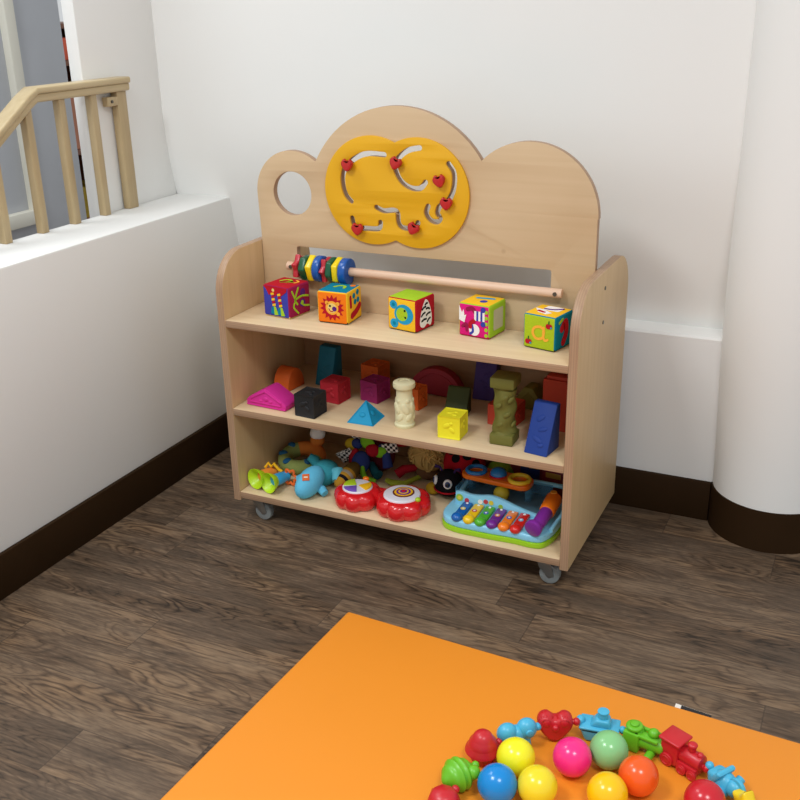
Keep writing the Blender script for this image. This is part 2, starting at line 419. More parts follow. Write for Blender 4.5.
# sliver of things beyond the railing
bc = thing('bookcase', 'brown wooden bookcase glimpsed in the gap between grey door and white wall', 'bookcase', (-1.45, 0.86, 0))
BRN = wood('reddish_bookcase_wood', (150, 100, 76), (118, 76, 56), 2)
for y in (-0.25, 0.25): one(pbox(0.30, 0.02, 1.20, 0.002), BRN, 'side_panel', bc, T(0, y, 0.60))
for z in (0.06, 0.42, 0.70, 1.05, 1.19): one(pbox(0.29, 0.48, 0.02, 0.002), BRN, 'shelf_board', bc, T(0, 0, z))
one(pbox(0.01, 0.49, 1.14), BRN, 'back_panel', bc, T(-0.145, 0, 0.62))
tag(one(pbox(0.16, 0.22, 0.085, 0.006), mat('orange_card', (240, 104, 70), 0.6), 'storage_box', M=T(-1.40, 0.86, 1.1028)), 'orange-red box on the upper shelf of the bookcase behind the railing', 'box')
tag(one(pinset(0.16, 0.22, 0.23, 0.004, 0.012, 0.003), mat('salmon_card', (196, 132, 104), 0.7), 'storage_box', M=T(-1.40, 0.86, 0.8255)), 'salmon brown box on the middle shelf of the bookcase behind the railing', 'box')
bsk = MB(); bsk.add(plathe([(0.0, 0), (0.09, 0), (0.105, 0.10), (0.108, 0.13), (0.100, 0.13), (0.096, 0.10), (0.084, 0.012), (0.0, 0.012)], 32), mat('golden_wicker', (188, 160, 60), 0.8, bump=0.8, bscale=90, var=0.3, vscale=70))
tag(bsk.build('wicker_basket', M=T(-1.40, 0.86, 0.4302)), 'golden yellow wicker basket low on the bookcase behind the railing', 'basket')

# ------------------------------------------------------------------ the toy shelf
SX, SY = 0.2934, -0.4898
W, D, TH = 0.90, 0.42, 0.021
Z0, Z1, Z2, Z3, ZT = 0.062, 0.0876, 0.3213, 0.5527, 0.712
YB, YR = 0.185, 0.360
def S(x, y, z): return (SX + x, SY + y, z)
sh = thing('toy_shelf', 'birch plywood toy shelf on casters with cloud-shaped back and yellow maze', 'shelf', (SX, SY, 0))
for x0 in (0, W-TH):
    out = rrect(0, Z0, D, ZT, 0.095, 10, (0, 1, 1, 0))
    mb = MB(); mb.add(panel_bm(out, [], TH, 0.0025), EDGE_X, T(x0 + TH/2, 0, 0) @ YZ, by=lambda f: PLY_Z if abs(f.normal.x) > 0.9 else None)
    sp = mb.build('side_panel', sh)
    xs = x0 - 0.0004 if x0 == 0 else W + 0.0004
    for y, z in ((0.194, 0.672), (0.192, 0.594)):
        one(pcyl(0.0045, 0.0045, 0.002, 14), SCREW, 'screw', sp, T(xs, y, z) @ RY(90))
BT = 0.018
def board(y0, y1, ztop, name='shelf_board'):
    mb = MB(); mb.add(pbox(W-2*TH, y1-y0, BT, 0.0015), BOARD, T(W/2, (y0+y1)/2, ztop-BT/2), by=lambda f: EDGE_Z if f.normal.y < -0.5 or f.normal.y > 0.5 else None)
    return mb.build(name, sh)
board(0.0, D, Z3); board(0.0, YR, Z2); board(0.0, D, Z1)
one(pbox(W-2*TH, 0.012, Z3-BT-Z1, 0.001), BACKPLY, 'lower_back_panel', sh, T(W/2, YR+0.006, (Z3-BT+Z1)/2))
# cloud-shaped upper back panel
def arcp(cx, cz, r, a0, a1, n=28): return [(cx + r*math.cos(R(a0 + (a1-a0)*i/n)), cz + r*math.sin(R(a0 + (a1-a0)*i/n))) for i in range(n+1)]
def ang(c, p): return math.degrees(math.atan2(p[1]-c[1], p[0]-c[0]))
VA, VB = (0.187, 0.914), (0.613, 0.930)
cA, cB, cC = (0.122, 0.832, 0.104), (0.406, 0.802, 0.2445), (0.722, 0.823, 0.1575)
out = [(W-TH-0.001, Z3), (W-TH-0.001, 0.823)]
out += arcp(cC[0], cC[1], cC[2], 0, ang(cC, VB))
out += arcp(cB[0], cB[1], cB[2], ang(cB, VB), ang(cB, VA))
out += arcp(cA[0], cA[1], cA[2], ang(cA, VA), 180)
out += [(TH-0.002, 0.80), (TH+0.001, 0.72), (TH+0.001, Z3)]
TR = [
 [(0.371, 0.937), (0.33, 0.938), (0.301, 0.929), (0.274, 0.909), (0.262, 0.888), (0.261, 0.862), (0.268, 0.839), (0.281, 0.825)],
 [(0.460, 0.956), (0.433, 0.950), (0.410, 0.934), (0.399, 0.915), (0.404, 0.893), (0.418, 0.875), (0.439, 0.865), (0.461, 0.866), (0.474, 0.880)],
 [(0.531, 0.924), (0.543, 0.907), (0.545, 0.885), (0.540, 0.860), (0.526, 0.836), (0.509, 0.828), (0.503, 0.812), (0.510, 0.800), (0.500, 0.791), (0.484, 0.796), (0.475, 0.811), (0.480, 0.826)],
 [(0.282, 0.785), (0.286, 0.770), (0.298, 0.763), (0.322, 0.763), (0.352, 0.765), (0.357, 0.780)],
 [(0.347, 0.815), (0.366, 0.808), (0.392, 0.811), (0.402, 0.805), (0.404, 0.784), (0.414, 0.772), (0.445, 0.772), (0.454, 0.786)]]
TR = [[(x + 0.004, z + 0.001) for x, z in t] for t in TR]
slot = rrect(0.123, 0.642, 0.779, 0.703, 0.006)
holes = [circle(0.119, 0.833, 0.053, 40), slot] + [stroke(t, 0.0145, 4) for t in TR]
mb = MB(); mb.add(panel_bm(out, holes, BT, 0.0015), EDGE_Y, T(0, YB + BT/2, 0) @ XZ, by=lambda f: PLY_X if abs(f.normal.y) > 0.9 else None)
mb.build('cloud_back_panel', sh)
mA, mB_ = (0.342, 0.8535, 0.1265), (0.4585, 0.8535, 0.1265)
mx = (mA[0]+mB_[0])/2; dz = math.sqrt(mA[2]**2 - (mx-mA[0])**2)
t_, b_ = (mx, mA[1]+dz), (mx, mA[1]-dz)
mo = arcp(mB_[0], mB_[1], mB_[2], ang(mB_, b_), ang(mB_, t_), 44) + arcp(mA[0], mA[1], mA[2], ang(mA, t_), 360 + ang(mA, b_), 44)[1:-1]
mz = MB().add(panel_bm(mo, [stroke(t, 0.0125, 4) for t in TR], 0.007, 0.001), MAZE, T(0, YB - 0.0037, 0) @ XZ).build('maze_panel', sh)
mz['label'] = 'yellow double-circle maze board'
def heart(s): return smooth([(0, -1.0*s), (0.75*s, -0.35*s), (1.0*s, 0.35*s), (0.55*s, 0.9*s), (0.05*s, 0.62*s), (-0.5*s, 0.95*s), (-1.0*s, 0.35*s), (-0.78*s, -0.35*s)], 4, True)
for (kx, kz, rot) in ((0.284, 0.912, 0), (0.409, 0.922, 20), (0.517, 0.888, -15), (0.534, 0.838, 0), (0.305, 0.763, 0), (0.451, 0.775, 25)):
    mb = MB()
    mb.add(pcyl(0.0055, 0.0055, 0.024, 16), PEG, T(kx, YB-0.004, kz) @ RX(90))
    mb.add(pprism(heart(0.0148), 0.012, 0.0034), REDK, T(kx, YB-0.012, kz) @ RY(rot) @ XZ)
    mb.build('knob', mz)
# dowel with beads
RY_ = YB - 0.016; RZ_ = 0.6565
rod = one(pcyl(0.0105, 0.0105, 0.707, 24, 0.0015), ROD, 'dowel_rod', sh, T(0.4575, RY_, RZ_) @ RY(90))
for x in (0.1175, 0.797):
    one(pcyl(0.006, 0.006, 0.020, 14), PEG, 'peg', rod, T(x, YB-0.009, RZ_) @ RX(90))
    one(pcyl(0.0048, 0.0048, 0.003, 14), SCREW, 'screw', rod, T(x, RY_-0.0105, RZ_) @ RX(90))
BLUEB, GRNB, YELB, REDB = pla('bead_blue', (20, 82, 160), 0.25), pla('bead_green', (14, 84, 52), 0.3), pla('bead_yellow', (236, 205, 20), 0.3), pla('bead_red', (186, 44, 56), 0.3)
hexa = circle(0, 0, 0.0325, 6); squ = circle(0, 0, 0.034, 5)
BS = lambda: star(0, 0, 0.034, 0.022, 6)
for x, shp, m, t, rr in ((0.1385, BS(), REDB, 0.015, 10), (0.1585, hexa, GRNB, 0.018, 0), (0.178, squ, YELB, 0.017, 20), (0.198, circle(0, 0, 0.0325, 28), BLUEB, 0.019, 0),
                     (0.2155, BS(), REDB, 0.014, 30), (0.2325, hexa, GRNB, 0.016, 15), (0.250, squ, YELB, 0.016, 5), (0.270, circle(0, 0, 0.0325, 28), BLUEB, 0.020, 0)):
    bd = one(pprism(shp, t, 0.003), m, 'bead', rod, T(x-t/2, RY_, RZ_) @ RX(rr) @ YZ, angle=50)
    bd['label'] = m.name.split('_')[-1] + ' wooden bead'
# casters
for cx, cy in ((0.060, 0.038), (W-0.060, 0.038), (0.060, D-0.045), (W-0.060, D-0.045)):
    mb = MB(); zt = Z1 - BT
    mb.add(pbox(0.052, 0.044, 0.003, 0.001), STEEL, T(cx, cy, zt-0.0015))
    mb.add(pcyl(0.014, 0.012, 0.010, 20), STEEL, T(cx, cy, zt-0.008))
    fork = [(-0.016, 0.0), (0.014, 0.0), (0.020, -0.012), (0.026, -0.036), (0.012, -0.040), (-0.010, -0.018)]
    for s in (-0.013, 0.0105): mb.add(pprism(fork, 0.0025, 0.0006), STEEL, T(cx-0.006, cy+s+0.0025, zt-0.010) @ XZ)
    cs = mb.build('caster', sh)
    wm = MB(); wm.add(pcyl(0.0245, 0.0245, 0.020, 32, 0.004), CASTW, T(cx+0.008, cy, 0.0248) @ RX(90)); wm.add(pcyl(0.008, 0.008, 0.024, 16, 0.001), STEEL, T(cx+0.008, cy, 0.0248) @ RX(90))
    wm.build('wheel', cs)

# ------------------------------------------------------------------ soft fabric cubes
F_ = {k: fab(k, c) for k, c in dict(blue=(62, 66, 160), red=(178, 26, 40), crimson=(150, 30, 72), lime=(160, 196, 44), yellow=(238, 186, 40), teal=(10, 122, 150), orange=(236, 120, 26),
      cream=(226, 200, 120), purple=(88, 40, 120), white=(236, 232, 228), black=(24, 22, 26), pink=(214, 32, 120), green=(168, 190, 36), sky=(40, 150, 190), beige=(196, 186, 150), leaf=(40, 100, 40), dark=(60, 40, 40), gold=(240, 170, 60)).items()}
CS = 0.080
def cube_base(label, fx, fy, rz, front, right, top, trim, s=CS):
    a = R(rz)
    cx = fx + math.cos(a)*s/2 - math.sin(a)*s/2; cy = fy + math.sin(a)*s/2 + math.cos(a)*s/2
    mb = MB()
    def by(f):
        n = f.normal
        if n.y < -0.75: return front
        if n.x > 0.75: return right
        if n.z > 0.75: return top
        if n.z < -0.35 or f.calc_center_median().z < 0.006: return trim
        return None
    bm = pbox(s, s, CS*0.985, 0.006, 3)
    mb.add(bm, right, T(0, 0, CS*0.985/2), by=by)
    return mb, S(cx, cy - 0.005, Z3 + 0.0003), rz, label, s
def FF(s): return T(0, -s/2 - 0.0002, CS*0.4925) @ XZ      # front decal frame: u right, v up (centre), w out
def FR(s): return T(s/2 + 0.0002, 0, CS*0.4925) @ YZ
def FT(s): return T(0, 0, CS*0.985 + 0.0002)
def dec(mb, M, outline, m, h=0.0006): mb.add(pprism([(x*CS, y*CS) for x, y in outline], h), m, M)
def finish(c):
    mb, loc, rz, label, s = c
    o = mb.build('soft_cube'); o.location = loc; o.rotation_euler = (0, 0, R(rz))
    tag(o, label, 'toy cube', 'soft picture cubes on the top shelf')
# 1 blue / crimson
c = cube_base('soft cube with blue front showing striped stockings and crimson top, leftmost on the top shelf', 0.087, 0.078, -9, F_['blue'], F_['crimson'], F_['red'], F_['cream'], 0.082)
mb, s = c[0], c[4]
dec(mb, FF(s), [(-0.47, 0.47), (0.47, 0.47), (0.44, 0.36), (0.22, 0.20), (0.1, 0.30), (0, 0.16), (-0.14, 0.28), (-0.26, 0.18), (-0.36, 0.36)], F_['red'])
dec(mb, FF(s), circle(-0.08, 0.36, 0.05, 12), F_['cream'], 0.001)
for lx in (-0.12, 0.14):
    for k in range(5):
        z = 0.24 - k*0.085; x = lx + k*0.012
        dec(mb, FF(s), [(x-0.06, z-0.05), (x+0.06, z-0.02), (x+0.06, z+0.05), (x-0.06, z+0.02)], F_['red' if k % 2 else 'yellow'], 0.0009)
    x = lx + 0.07
    dec(mb, FF(s), [(x-0.12, -0.18), (x+0.01, -0.16), (x-0.01, -0.40), (x-0.16, -0.38)], F_['teal'], 0.0009)
    dec(mb, FF(s), [(x-0.03, -0.14), (x+0.04, -0.16), (x+0.13, -0.40), (x-0.02, -0.42)], F_['lime'], 0.0011)
for pts in ([(-0.35, 0.35), (-0.22, 0.05), (-0.30, -0.15), (-0.1, -0.38)], [(-0.05, 0.40), (-0.22, 0.08), (-0.12, -0.1)], [(-0.22, 0.06), (0.1, 0.12), (0.40, 0.06)], [(0.05, -0.1), (0.2, -0.2), (0.42, -0.25)]):
    dec(mb, FR(s), stroke(pts, 0.06), F_['lime'])
dec(mb, FR(s), circle(0.15, 0.22, 0.12, 16), F_['purple'], 0.0005); dec(mb, FR(s), circle(0.12, -0.10, 0.13, 16), F_['purple'], 0.0005); dec(mb, FR(s), circle(0.1, -0.08, 0.06, 12), F_['lime'], 0.001)
dec(mb, FT(s), stroke([(-0.25, 0.05), (-0.15, 0.25), (0.05, 0.22), (0.0, 0.02), (-0.18, -0.08), (0.2, 0.1)], 0.07), F_['lime']); dec(mb, FT(s), stroke([(0.18, 0.3), (0.32, 0.22), (0.3, 0.05)], 0.06), F_['gold'])
finish(c)
# 2 lion
c = cube_base('soft cube with orange front showing a lion face and teal top, second from the left', 0.24, 0.076, 2, F_['orange'], F_['yellow'], F_['teal'], F_['dark'])
mb, s = c[0], c[4]
dec(mb, FF(s), star(0.0, 0.0, 0.40, 0.29, 15), F_['red']); dec(mb, FF(s), circle(0.0, 0.0, 0.21, 22), F_['gold'], 0.001)
for ex, ey in ((-0.17, 0.15), (0.19, 0.14), (0.2, -0.17)): dec(mb, FF(s), circle(ex, ey, 0.06, 12), F_['gold'], 0.001)
dec(mb, FF(s), circle(0.0, 0.0, 0.145, 18), F_['cream'], 0.0013); dec(mb, FF(s), circle(0.08, -0.02, 0.075, 14), F_['purple'], 0.0016)
dec(mb, FF(s), circle(-0.06, 0.06, 0.035, 10), F_['black'], 0.0016); dec(mb, FF(s), stroke([(-0.1, -0.03), (-0.05, -0.10), (0.03, -0.10)], 0.03), F_['red'], 0.0016)
dec(mb, FR(s), stroke([(-0.28, 0.30), (-0.26, 0.02)], 0.13), F_['red']); dec(mb, FR(s), stroke([(-0.2, -0.28), (0.1, -0.2), (0.32, -0.08)], 0.2), F_['red'])
for x, y in ((-0.05, 0.3), (0.2, 0.36), (0.02, 0.1), (0.22, 0.12)): dec(mb, FR(s), circle(x, y, 0.085, 14), F_['teal'], 0.001)
dec(mb, FT(s), stroke([(-0.16, 0.02), (-0.05, 0.18), (0.12, 0.16), (0.18, -0.02)], 0.09), F_['lime']); dec(mb, FT(s), circle(0.32, 0.3, 0.09, 14), F_['orange'])
finish(c)
# 3 bear
c = cube_base('soft cube with a blue bear head and plain lime top, in the middle', 0.418, 0.094, -10, F_['yellow'], F_['red'], F_['lime'], F_['dark'])
mb, s = c[0], c[4]
dec(mb, FF(s), circle(0.08, 0.02, 0.33, 26, 0.30), F_['sky']); dec(mb, FF(s), circle(-0.28, 0.28, 0.13, 16), F_['sky']); dec(mb, FF(s), circle(-0.26, -0.28, 0.14, 16), F_['sky'])
dec(mb, FF(s), circle(0.02, 0.02, 0.20, 22), F_['lime'], 0.001); dec(mb, FF(s), circle(0.0, 0.04, 0.10, 16), F_['green'], 0.0014)
for x, y in ((-0.28, 0.28), (-0.26, -0.28)): dec(mb, FF(s), circle(x, y, 0.055, 12), F_['teal'], 0.001)
dec(mb, FF(s), circle(0.12, 0.14, 0.035, 10), F_['black'], 0.0014); dec(mb, FF(s), circle(0.14, -0.06, 0.035, 10), F_['black'], 0.0014)
dec(mb, FR(s), smooth([(0.0, 0.42), (0.2, 0.2), (0.30, -0.15), (0.24, -0.40), (0.06, -0.32), (-0.12, -0.40), (-0.30, -0.28), (-0.22, 0.1)], 4, True), F_['white'])
for x, y, a, l in ((-0.1, 0.18, 0.3, 0.12), (0.1, 0.12, -0.2, 0.12), (-0.14, 0.0, 0.4, 0.14), (0.12, -0.04, 0.2, 0.14), (-0.1, -0.18, 0.1, 0.16), (0.14, -0.22, 0.5, 0.12), (0.02, 0.28, 0.2, 0.08)):
    dec(mb, FR(s), stroke([(x-l*0.7*math.cos(a), y-l*0.7*math.sin(a)), (x, y+0.02), (x+l*0.7*math.cos(a), y+l*0.7*math.sin(a))], 0.06), F_['black'], 0.001)
finish(c)
# 4 pink
c = cube_base('soft cube with magenta pink front and yellow top, second from the right', 0.589, 0.111, -8, F_['pink'], F_['lime'], F_['yellow'], F_['red'])
mb, s = c[0], c[4]
dec(mb, FF(s), [(-0.47, 0.40), (-0.38, 0.20), (-0.33, 0.30), (-0.30, 0.12), (-0.24, 0.16), (-0.30, -0.08), (-0.47, -0.02)], F_['white'])
dec(mb, FF(s), circle(0.02, -0.26, 0.17, 18), F_['white']); dec(mb, FF(s), stroke([(-0.05, -0.12), (-0.02, -0.3), (-0.1, -0.38)], 0.07), F_['blue'], 0.001)
for k in range(5): dec(mb, FF(s), [(0.02 + k*0.066, 0.02), (0.086 + k*0.066, 0.02), (0.086 + k*0.066, 0.30), (0.02 + k*0.066, 0.30)], F_['white' if k % 2 == 0 else 'blue'], 0.0008)
dec(mb, FF(s), stroke([(-0.2, 0.32), (-0.05, 0.36), (0.04, 0.26)], 0.12), F_['crimson']); dec(mb, FF(s), stroke([(-0.36, -0.2), (-0.24, -0.12), (-0.22, -0.3)], 0.09), F_['crimson'])
dec(mb, FF(s), stroke([(0.0, 0.0), (-0.1, -0.08), (-0.1, -0.18)], 0.12), F_['red'], 0.0012)
for k in range(5): dec(mb, FF(s), circle(0.40, 0.30-k*0.17, 0.055, 10), F_['lime'])
dec(mb, FF(s), circle(0.30, 0.36, 0.08, 12), F_['blue'], 0.001); dec(mb, FF(s), circle(0.30, -0.06, 0.08, 12), F_['blue'], 0.001)
dec(mb, FR(s), rrect(-0.26, -0.28, 0.28, 0.32, 0.04), F_['beige'])
dec(mb, FT(s), stroke([(-0.2, 0.1), (0.0, 0.15), (0.25, 0.2)], 0.12), F_['sky']); dec(mb, FT(s), circle(0.12, -0.15, 0.11, 14), F_['blue'])
finish(c)
# 5 letter a
c = cube_base('soft cube with green front showing the letter a and two apples, beside the right panel', 0.751, 0.088, -12, F_['green'], F_['teal'], F_['yellow'], F_['dark'])
mb, s = c[0], c[4]
aring = [(0.14, 0.12), (0.02, 0.17), (-0.14, 0.12), (-0.19, -0.02), (-0.12, -0.15), (0.0, -0.18), (0.12, -0.12), (0.15, 0.0)]
dec(mb, FF(s), stroke(aring + [(0.15, 0.10)], 0.075), F_['gold']); dec(mb, FF(s), stroke([(0.15, 0.16), (0.14, -0.08), (0.19, -0.19), (0.27, -0.16)], 0.07), F_['gold'], 0.0009)
for ax, ay in ((0.30, 0.22), (-0.32, -0.30)):
    dec(mb, FF(s), circle(ax-0.025, ay, 0.075, 14), F_['red']); dec(mb, FF(s), circle(ax+0.035, ay, 0.07, 14), F_['red'], 0.0008)
    dec(mb, FF(s), stroke([(ax, ay+0.06), (ax, ay+0.14)], 0.03), F_['leaf'], 0.001); dec(mb, FF(s), circle(ax+0.07, ay-0.03, 0.03, 8), F_['sky'], 0.0012)
dec(mb, FR(s), stroke([(-0.15, 0.1), (0.05, 0.25), (0.1, -0.05), (-0.05, -0.3)], 0.22), F_['red']); dec(mb, FR(s), stroke([(-0.3, 0.3), (-0.12, 0.36)], 0.08), F_['lime'])
dec(mb, FT(s), [(-0.42, 0.05), (-0.2, -0.25), (0.1, -0.35), (0.2, -0.18), (-0.15, 0.0)], F_['white']); dec(mb, FT(s), rrect(-0.2, 0.0, 0.3, 0.38, 0.08), F_['white'])
dec(mb, FT(s), stroke([(-0.15, 0.08), (0.1, 0.12), (0.28, 0.3)], 0.09), F_['purple'], 0.001); dec(mb, FT(s), stroke([(-0.22, -0.15), (-0.02, -0.22)], 0.1), F_['red'], 0.001)
finish(c)

# ------------------------------------------------------------------ rubber blocks on the middle shelf
def place(o, x, y, z, rz, label, cat, group=None):
    o.location = S(x, y, z + 0.0002); o.rotation_euler = (0, 0, R(rz)); return tag(o, label, cat, group)
GB = 'soft rubber building blocks on the middle shelf'
def blobs(mb, m, M, spots, h=0.002):
    for (x, y, rx, ry, a) in spots: mb.add(pball(rx, ry, h, 14, 8), m, M @ T(x, y, 0) @ RZ(a))
def cube_block(name, x, y, side, rz, m, label, h=None):
    """x, y = front right bottom corner"""
    a = R(rz); h = h or side
    cx = x - math.cos(a)*side/2 - math.sin(a)*side/2; cy = y - math.sin(a)*side/2 + math.cos(a)*side/2
    mb = MB(); mb.add(pinset(side, side, h, 0.0014, 0.006, 0.0026), m, T(0, 0, h/2))
    for M in (T(0, -side/2 + 0.0022, h/2) @ XZ, T(side/2 - 0.0022, 0, h/2) @ YZ, T(0, 0, h - 0.0022)):
        blobs(mb, m, M, [(-0.006, 0.004, 0.010, 0.006, 30), (0.007, -0.006, 0.008, 0.005, -40), (0.005, 0.010, 0.005, 0.004, 0)])
    o = mb.build(name); return place(o, cx, cy, Z2, rz, label, 'block', GB)
def wedge(name, cx, y0, w, d, h, top, rz, m, label, flip=False):
    """right-angled wedge: sloped face towards the front, vertical back"""
    pr = [(0, 0), (d, 0), (d, h), (d-top, h)]
    mb = MB(); mb.add(pprism(pr, w, 0.0022), m, T(-w/2, 0, 0) @ YZ)
    sl = math.degrees(math.atan2(h, d-top))
    M = T(0, (d-top)/2 - 0.0004, h/2) @ RX(sl)
    blobs(mb, m, M, [(-0.004, 0.024, 0.012, 0.006, 40), (0.006, 0.0, 0.012, 0.005, 20), (-0.002, -0.024, 0.014, 0.006, -25), (0.008, -0.036, 0.008, 0.005, 15)])
    o = mb.build(name); return place(o, cx, y0, Z2, rz, label, 'block', GB)
MAG, BLK, REDR, ORG = rub('magenta', (206, 44, 142)), rub('black', (34, 34, 36)), rub('red', (168, 32, 44)), rub('orange', (206, 92, 30))
PLUM, CYAN, CRM, YEL = rub('plum', (142, 32, 92)), rub('cyan', (20, 140, 182)), rub('cream', (222, 216, 176)), rub('yellow', (232, 222, 40))
OLV, DGR, TEAL, NAVY = rub('olive', (106, 104, 46)), rub('dark_green', (64, 74, 40)), rub('teal', (18, 96, 116)), rub('navy', (30, 60, 138))
VIO, MAR, CORAL, KHA = rub('violet', (66, 46, 110)), rub('maroon', (140, 32, 44)), rub('coral', (192, 66, 46)), rub('khaki', (128, 116, 44))
# magenta gable
gp = [(-0.058, 0), (0.058, 0), (0.060, 0.014), (0.050, 0.024), (0.004, 0.050), (-0.004, 0.050), (-0.050, 0.024), (-0.060, 0.014)]
mb = MB(); mb.add(pprism(gp, 0.056, 0.0022), MAG, T(0, 0.028, 0) @ XZ)
mb.add(ptube([(-0.046, -0.0285, 0.012), (-0.046, -0.0285, 0.020), (0.0, -0.0285, 0.044), (0.046, -0.0285, 0.020), (0.046, -0.0285, 0.012), (-0.046, -0.0285, 0.012)], 0.0022, 8), MAG)
mb.add(ptube([(-0.058, -0.027, 0.003), (0.058, -0.027, 0.003)], 0.0025, 8), MAG)
blobs(mb, MAG, T(0, -0.028, 0.02) @ XZ, [(0, 0.004, 0.008, 0.006, 0), (0.014, -0.002, 0.006, 0.005, 30), (-0.016, -0.003, 0.007, 0.004, 0)], 0.003)
place(mb.build('gable_block'), 0.100, 0.062, Z2, -3, 'magenta pink gable-shaped rubber block at the front left of the middle shelf', 'block', GB)
# orange half cylinder
hc = [(0.036*math.cos(R(a)), 0.056*math.sin(R(a))) for a in range(0, 181, 12)]
mb = MB(); mb.add(pprism([(x, max(0, y)) for x, y in hc], 0.048, 0.0022), ORG, T(-0.024, 0, 0) @ YZ)
place(mb.build('half_round_block'), 0.074, 0.186, Z2, -6, 'orange half-round rubber block behind the magenta gable block', 'block', GB)
cube_block('cube_block', 0.248, 0.016, 0.058, -4, BLK, 'black rubber cube block at the shelf front beside the magenta block')
wedge('wedge_block', 0.156, 0.222, 0.052, 0.055, 0.102, 0.026, -6, TEAL, 'tall dark teal rubber wedge block standing against the back of the middle shelf')
cube_block('cube_block', 0.258, 0.122, 0.056, -6, REDR, 'dark red rubber cube block behind the black cube')
cube_block('cube_block', 0.346, 0.163, 0.055, -12, PLUM, 'plum purple rubber cube block in front of the orange cube')
cube_block('cube_block', 0.296, 0.270, 0.056, -8, ORG, 'orange rubber cube block behind the plum cube')
# cyan pyramid
p = 0.036; ph = 0.052
V = [(-p, -p, 0), (p, -p, 0), (p, p, 0), (-p, p, 0), (0.002, 0, ph)]
mb = MB(); bm = ppoly(V, [(0, 1, 4), (1, 2, 4), (2, 3, 4), (3, 0, 4), (3, 2, 1, 0)])
bmesh.ops.inset_individual(bm, faces=[f for f in bm.faces if len(f.verts) == 3], thickness=0.0065, depth=-0.0030)
bmesh.ops.bevel(bm, geom=bm.edges[:], offset=0.0010, segments=2, affect='EDGES')
mb.add(bm, CYAN)
sl = math.degrees(math.atan2(ph, p))
blobs(mb, CYAN, T(0, -p/2 - 0.002, 0.020) @ RX(sl), [(0, 0, 0.008, 0.006, 0)]); blobs(mb, CYAN, RZ(90) @ T(0, -p/2-0.002, 0.020) @ RX(sl), [(0, 0, 0.008, 0.007, 0)])
place(mb.build('pyramid_block'), 0.363, 0.067, Z2, 2, 'cyan blue rubber pyramid block in front of the plum cube', 'block', GB)
# cream column
pf = [(0.0, 0), (0.0235, 0), (0.025, 0.003), (0.025, 0.007), (0.0225, 0.010), (0.0228, 0.035), (0.0235, 0.055), (0.0215, 0.070), (0.0195, 0.076), (0.0190, 0.092), (0.021, 0.096), (0.0255, 0.099), (0.027, 0.104), (0.026, 0.111), (0.021, 0.114), (0.014, 0.1145), (0.013, 0.112), (0.0, 0.112)]
mb = MB(); mb.add(plathe(pf, 36), CRM)
for k in range(3):
    a = -120 + k*60
    mb.add(pball(0.004, 0.009, 0.016, 12, 8), CRM, RZ(a) @ T(0.0215, 0, 0.05) @ RX(25)); mb.add(pball(0.004, 0.008, 0.012, 12, 8), CRM, RZ(a+25) @ T(0.0215, 0, 0.028) @ RX(-30))
    mb.add(pball(0.003, 0.006, 0.006, 12, 8), CRM, RZ(a+15) @ T(0.0205, 0, 0.068))
place(mb.build('column_block'), 0.466, 0.070, Z2, 0, 'cream rubber round column block with flared cap', 'block', GB)
cube_block('slab_block', 0.460, 0.162, 0.044, -8, ORG, 'orange rubber block standing behind the cream column', 0.056)
# maroon arch
ar = [(0.074*math.cos(R(a)), 0.074*math.sin(R(a))) for a in range(0, 181, 8)]
mb = MB(); mb.add(pprism([(x, max(0, y)) for x, y in ar], 0.030, 0.002), MAR, T(0, 0.015, 0) @ XZ)
mb.add(ptube([(0.058*math.cos(R(a)), -0.0155, 0.058*math.sin(R(a)) + 0.002) for a in range(0, 181, 12)], 0.002, 8), MAR)
place(mb.build('arch_block'), 0.458, 0.286, Z2, 0, 'dark maroon rubber half-circle arch block against the back of the middle shelf', 'block', GB)
cube_block('cube_block', 0.622, 0.036, 0.056, 2, YEL, 'bright yellow rubber cube block at the front of the middle shelf')
gp2 = [(-0.027, 0), (0.027, 0), (0.027, 0.006), (0.020, 0.052), (-0.020, 0.052), (-0.027, 0.006)]
mb = MB(); mb.add(pprism([(0, 0), (0.055, 0), (0.055, 0.062), (0.045, 0.062)], 0.056, 0.002), DGR, T(-0.028, 0, 0) @ YZ)
place(mb.build('wedge_block'), 0.556, 0.160, Z2, 6, 'dark green rubber wedge block behind the yellow cube', 'block', GB)
wedge('wedge_block', 0.580, 0.290, 0.056, 0.060, 0.126, 0.018, 3, VIO, 'dark violet rubber wedge block at the back between the arch and the olive pillar')
# olive pillar with twisted shaft
mb = MB()
mb.add(pbox(0.056, 0.056, 0.026, 0.004), OLV, T(0, 0, 0.013)); mb.add(pcyl(0.027, 0.023, 0.008, 28), OLV, T(0, 0, 0.029))
bm = bmesh.new(); rows = []
for i in range(29):
    z = 0.028 + 0.104*i/28; row = []
    for k in range(40):
        a = 2*PI*k/40; rr = 0.0262 - 0.0022*math.sin(PI*i/28) + 0.0022*math.cos(2*a - 12.0*i/28) + 0.0010*math.cos(5*a + 9.0*i/28)
        row.append(bm.verts.new((rr*math.cos(a), rr*math.sin(a), z)))
    rows.append(row)
mb.add(grid_faces(bm, rows), OLV)
for k, (a_, z_) in enumerate(((-100, 0.05), (-60, 0.075), (-110, 0.095), (-40, 0.11), (-75, 0.115), (-20, 0.05))): mb.add(pball(0.0035, 0.010, 0.006, 14, 8), OLV, RZ(a_) @ T(0.0255, 0, z_) @ RX(35))
mb.add(pcyl(0.022, 0.027, 0.008, 28), OLV, T(0, 0, 0.134)); mb.add(pbox(0.057, 0.057, 0.026, 0.004), OLV, T(0, 0, 0.150))
place(mb.build('pillar_block'), 0.716, 0.075, Z2, 2, 'olive green rubber pillar block with twisted shaft and square ends', 'block', GB)
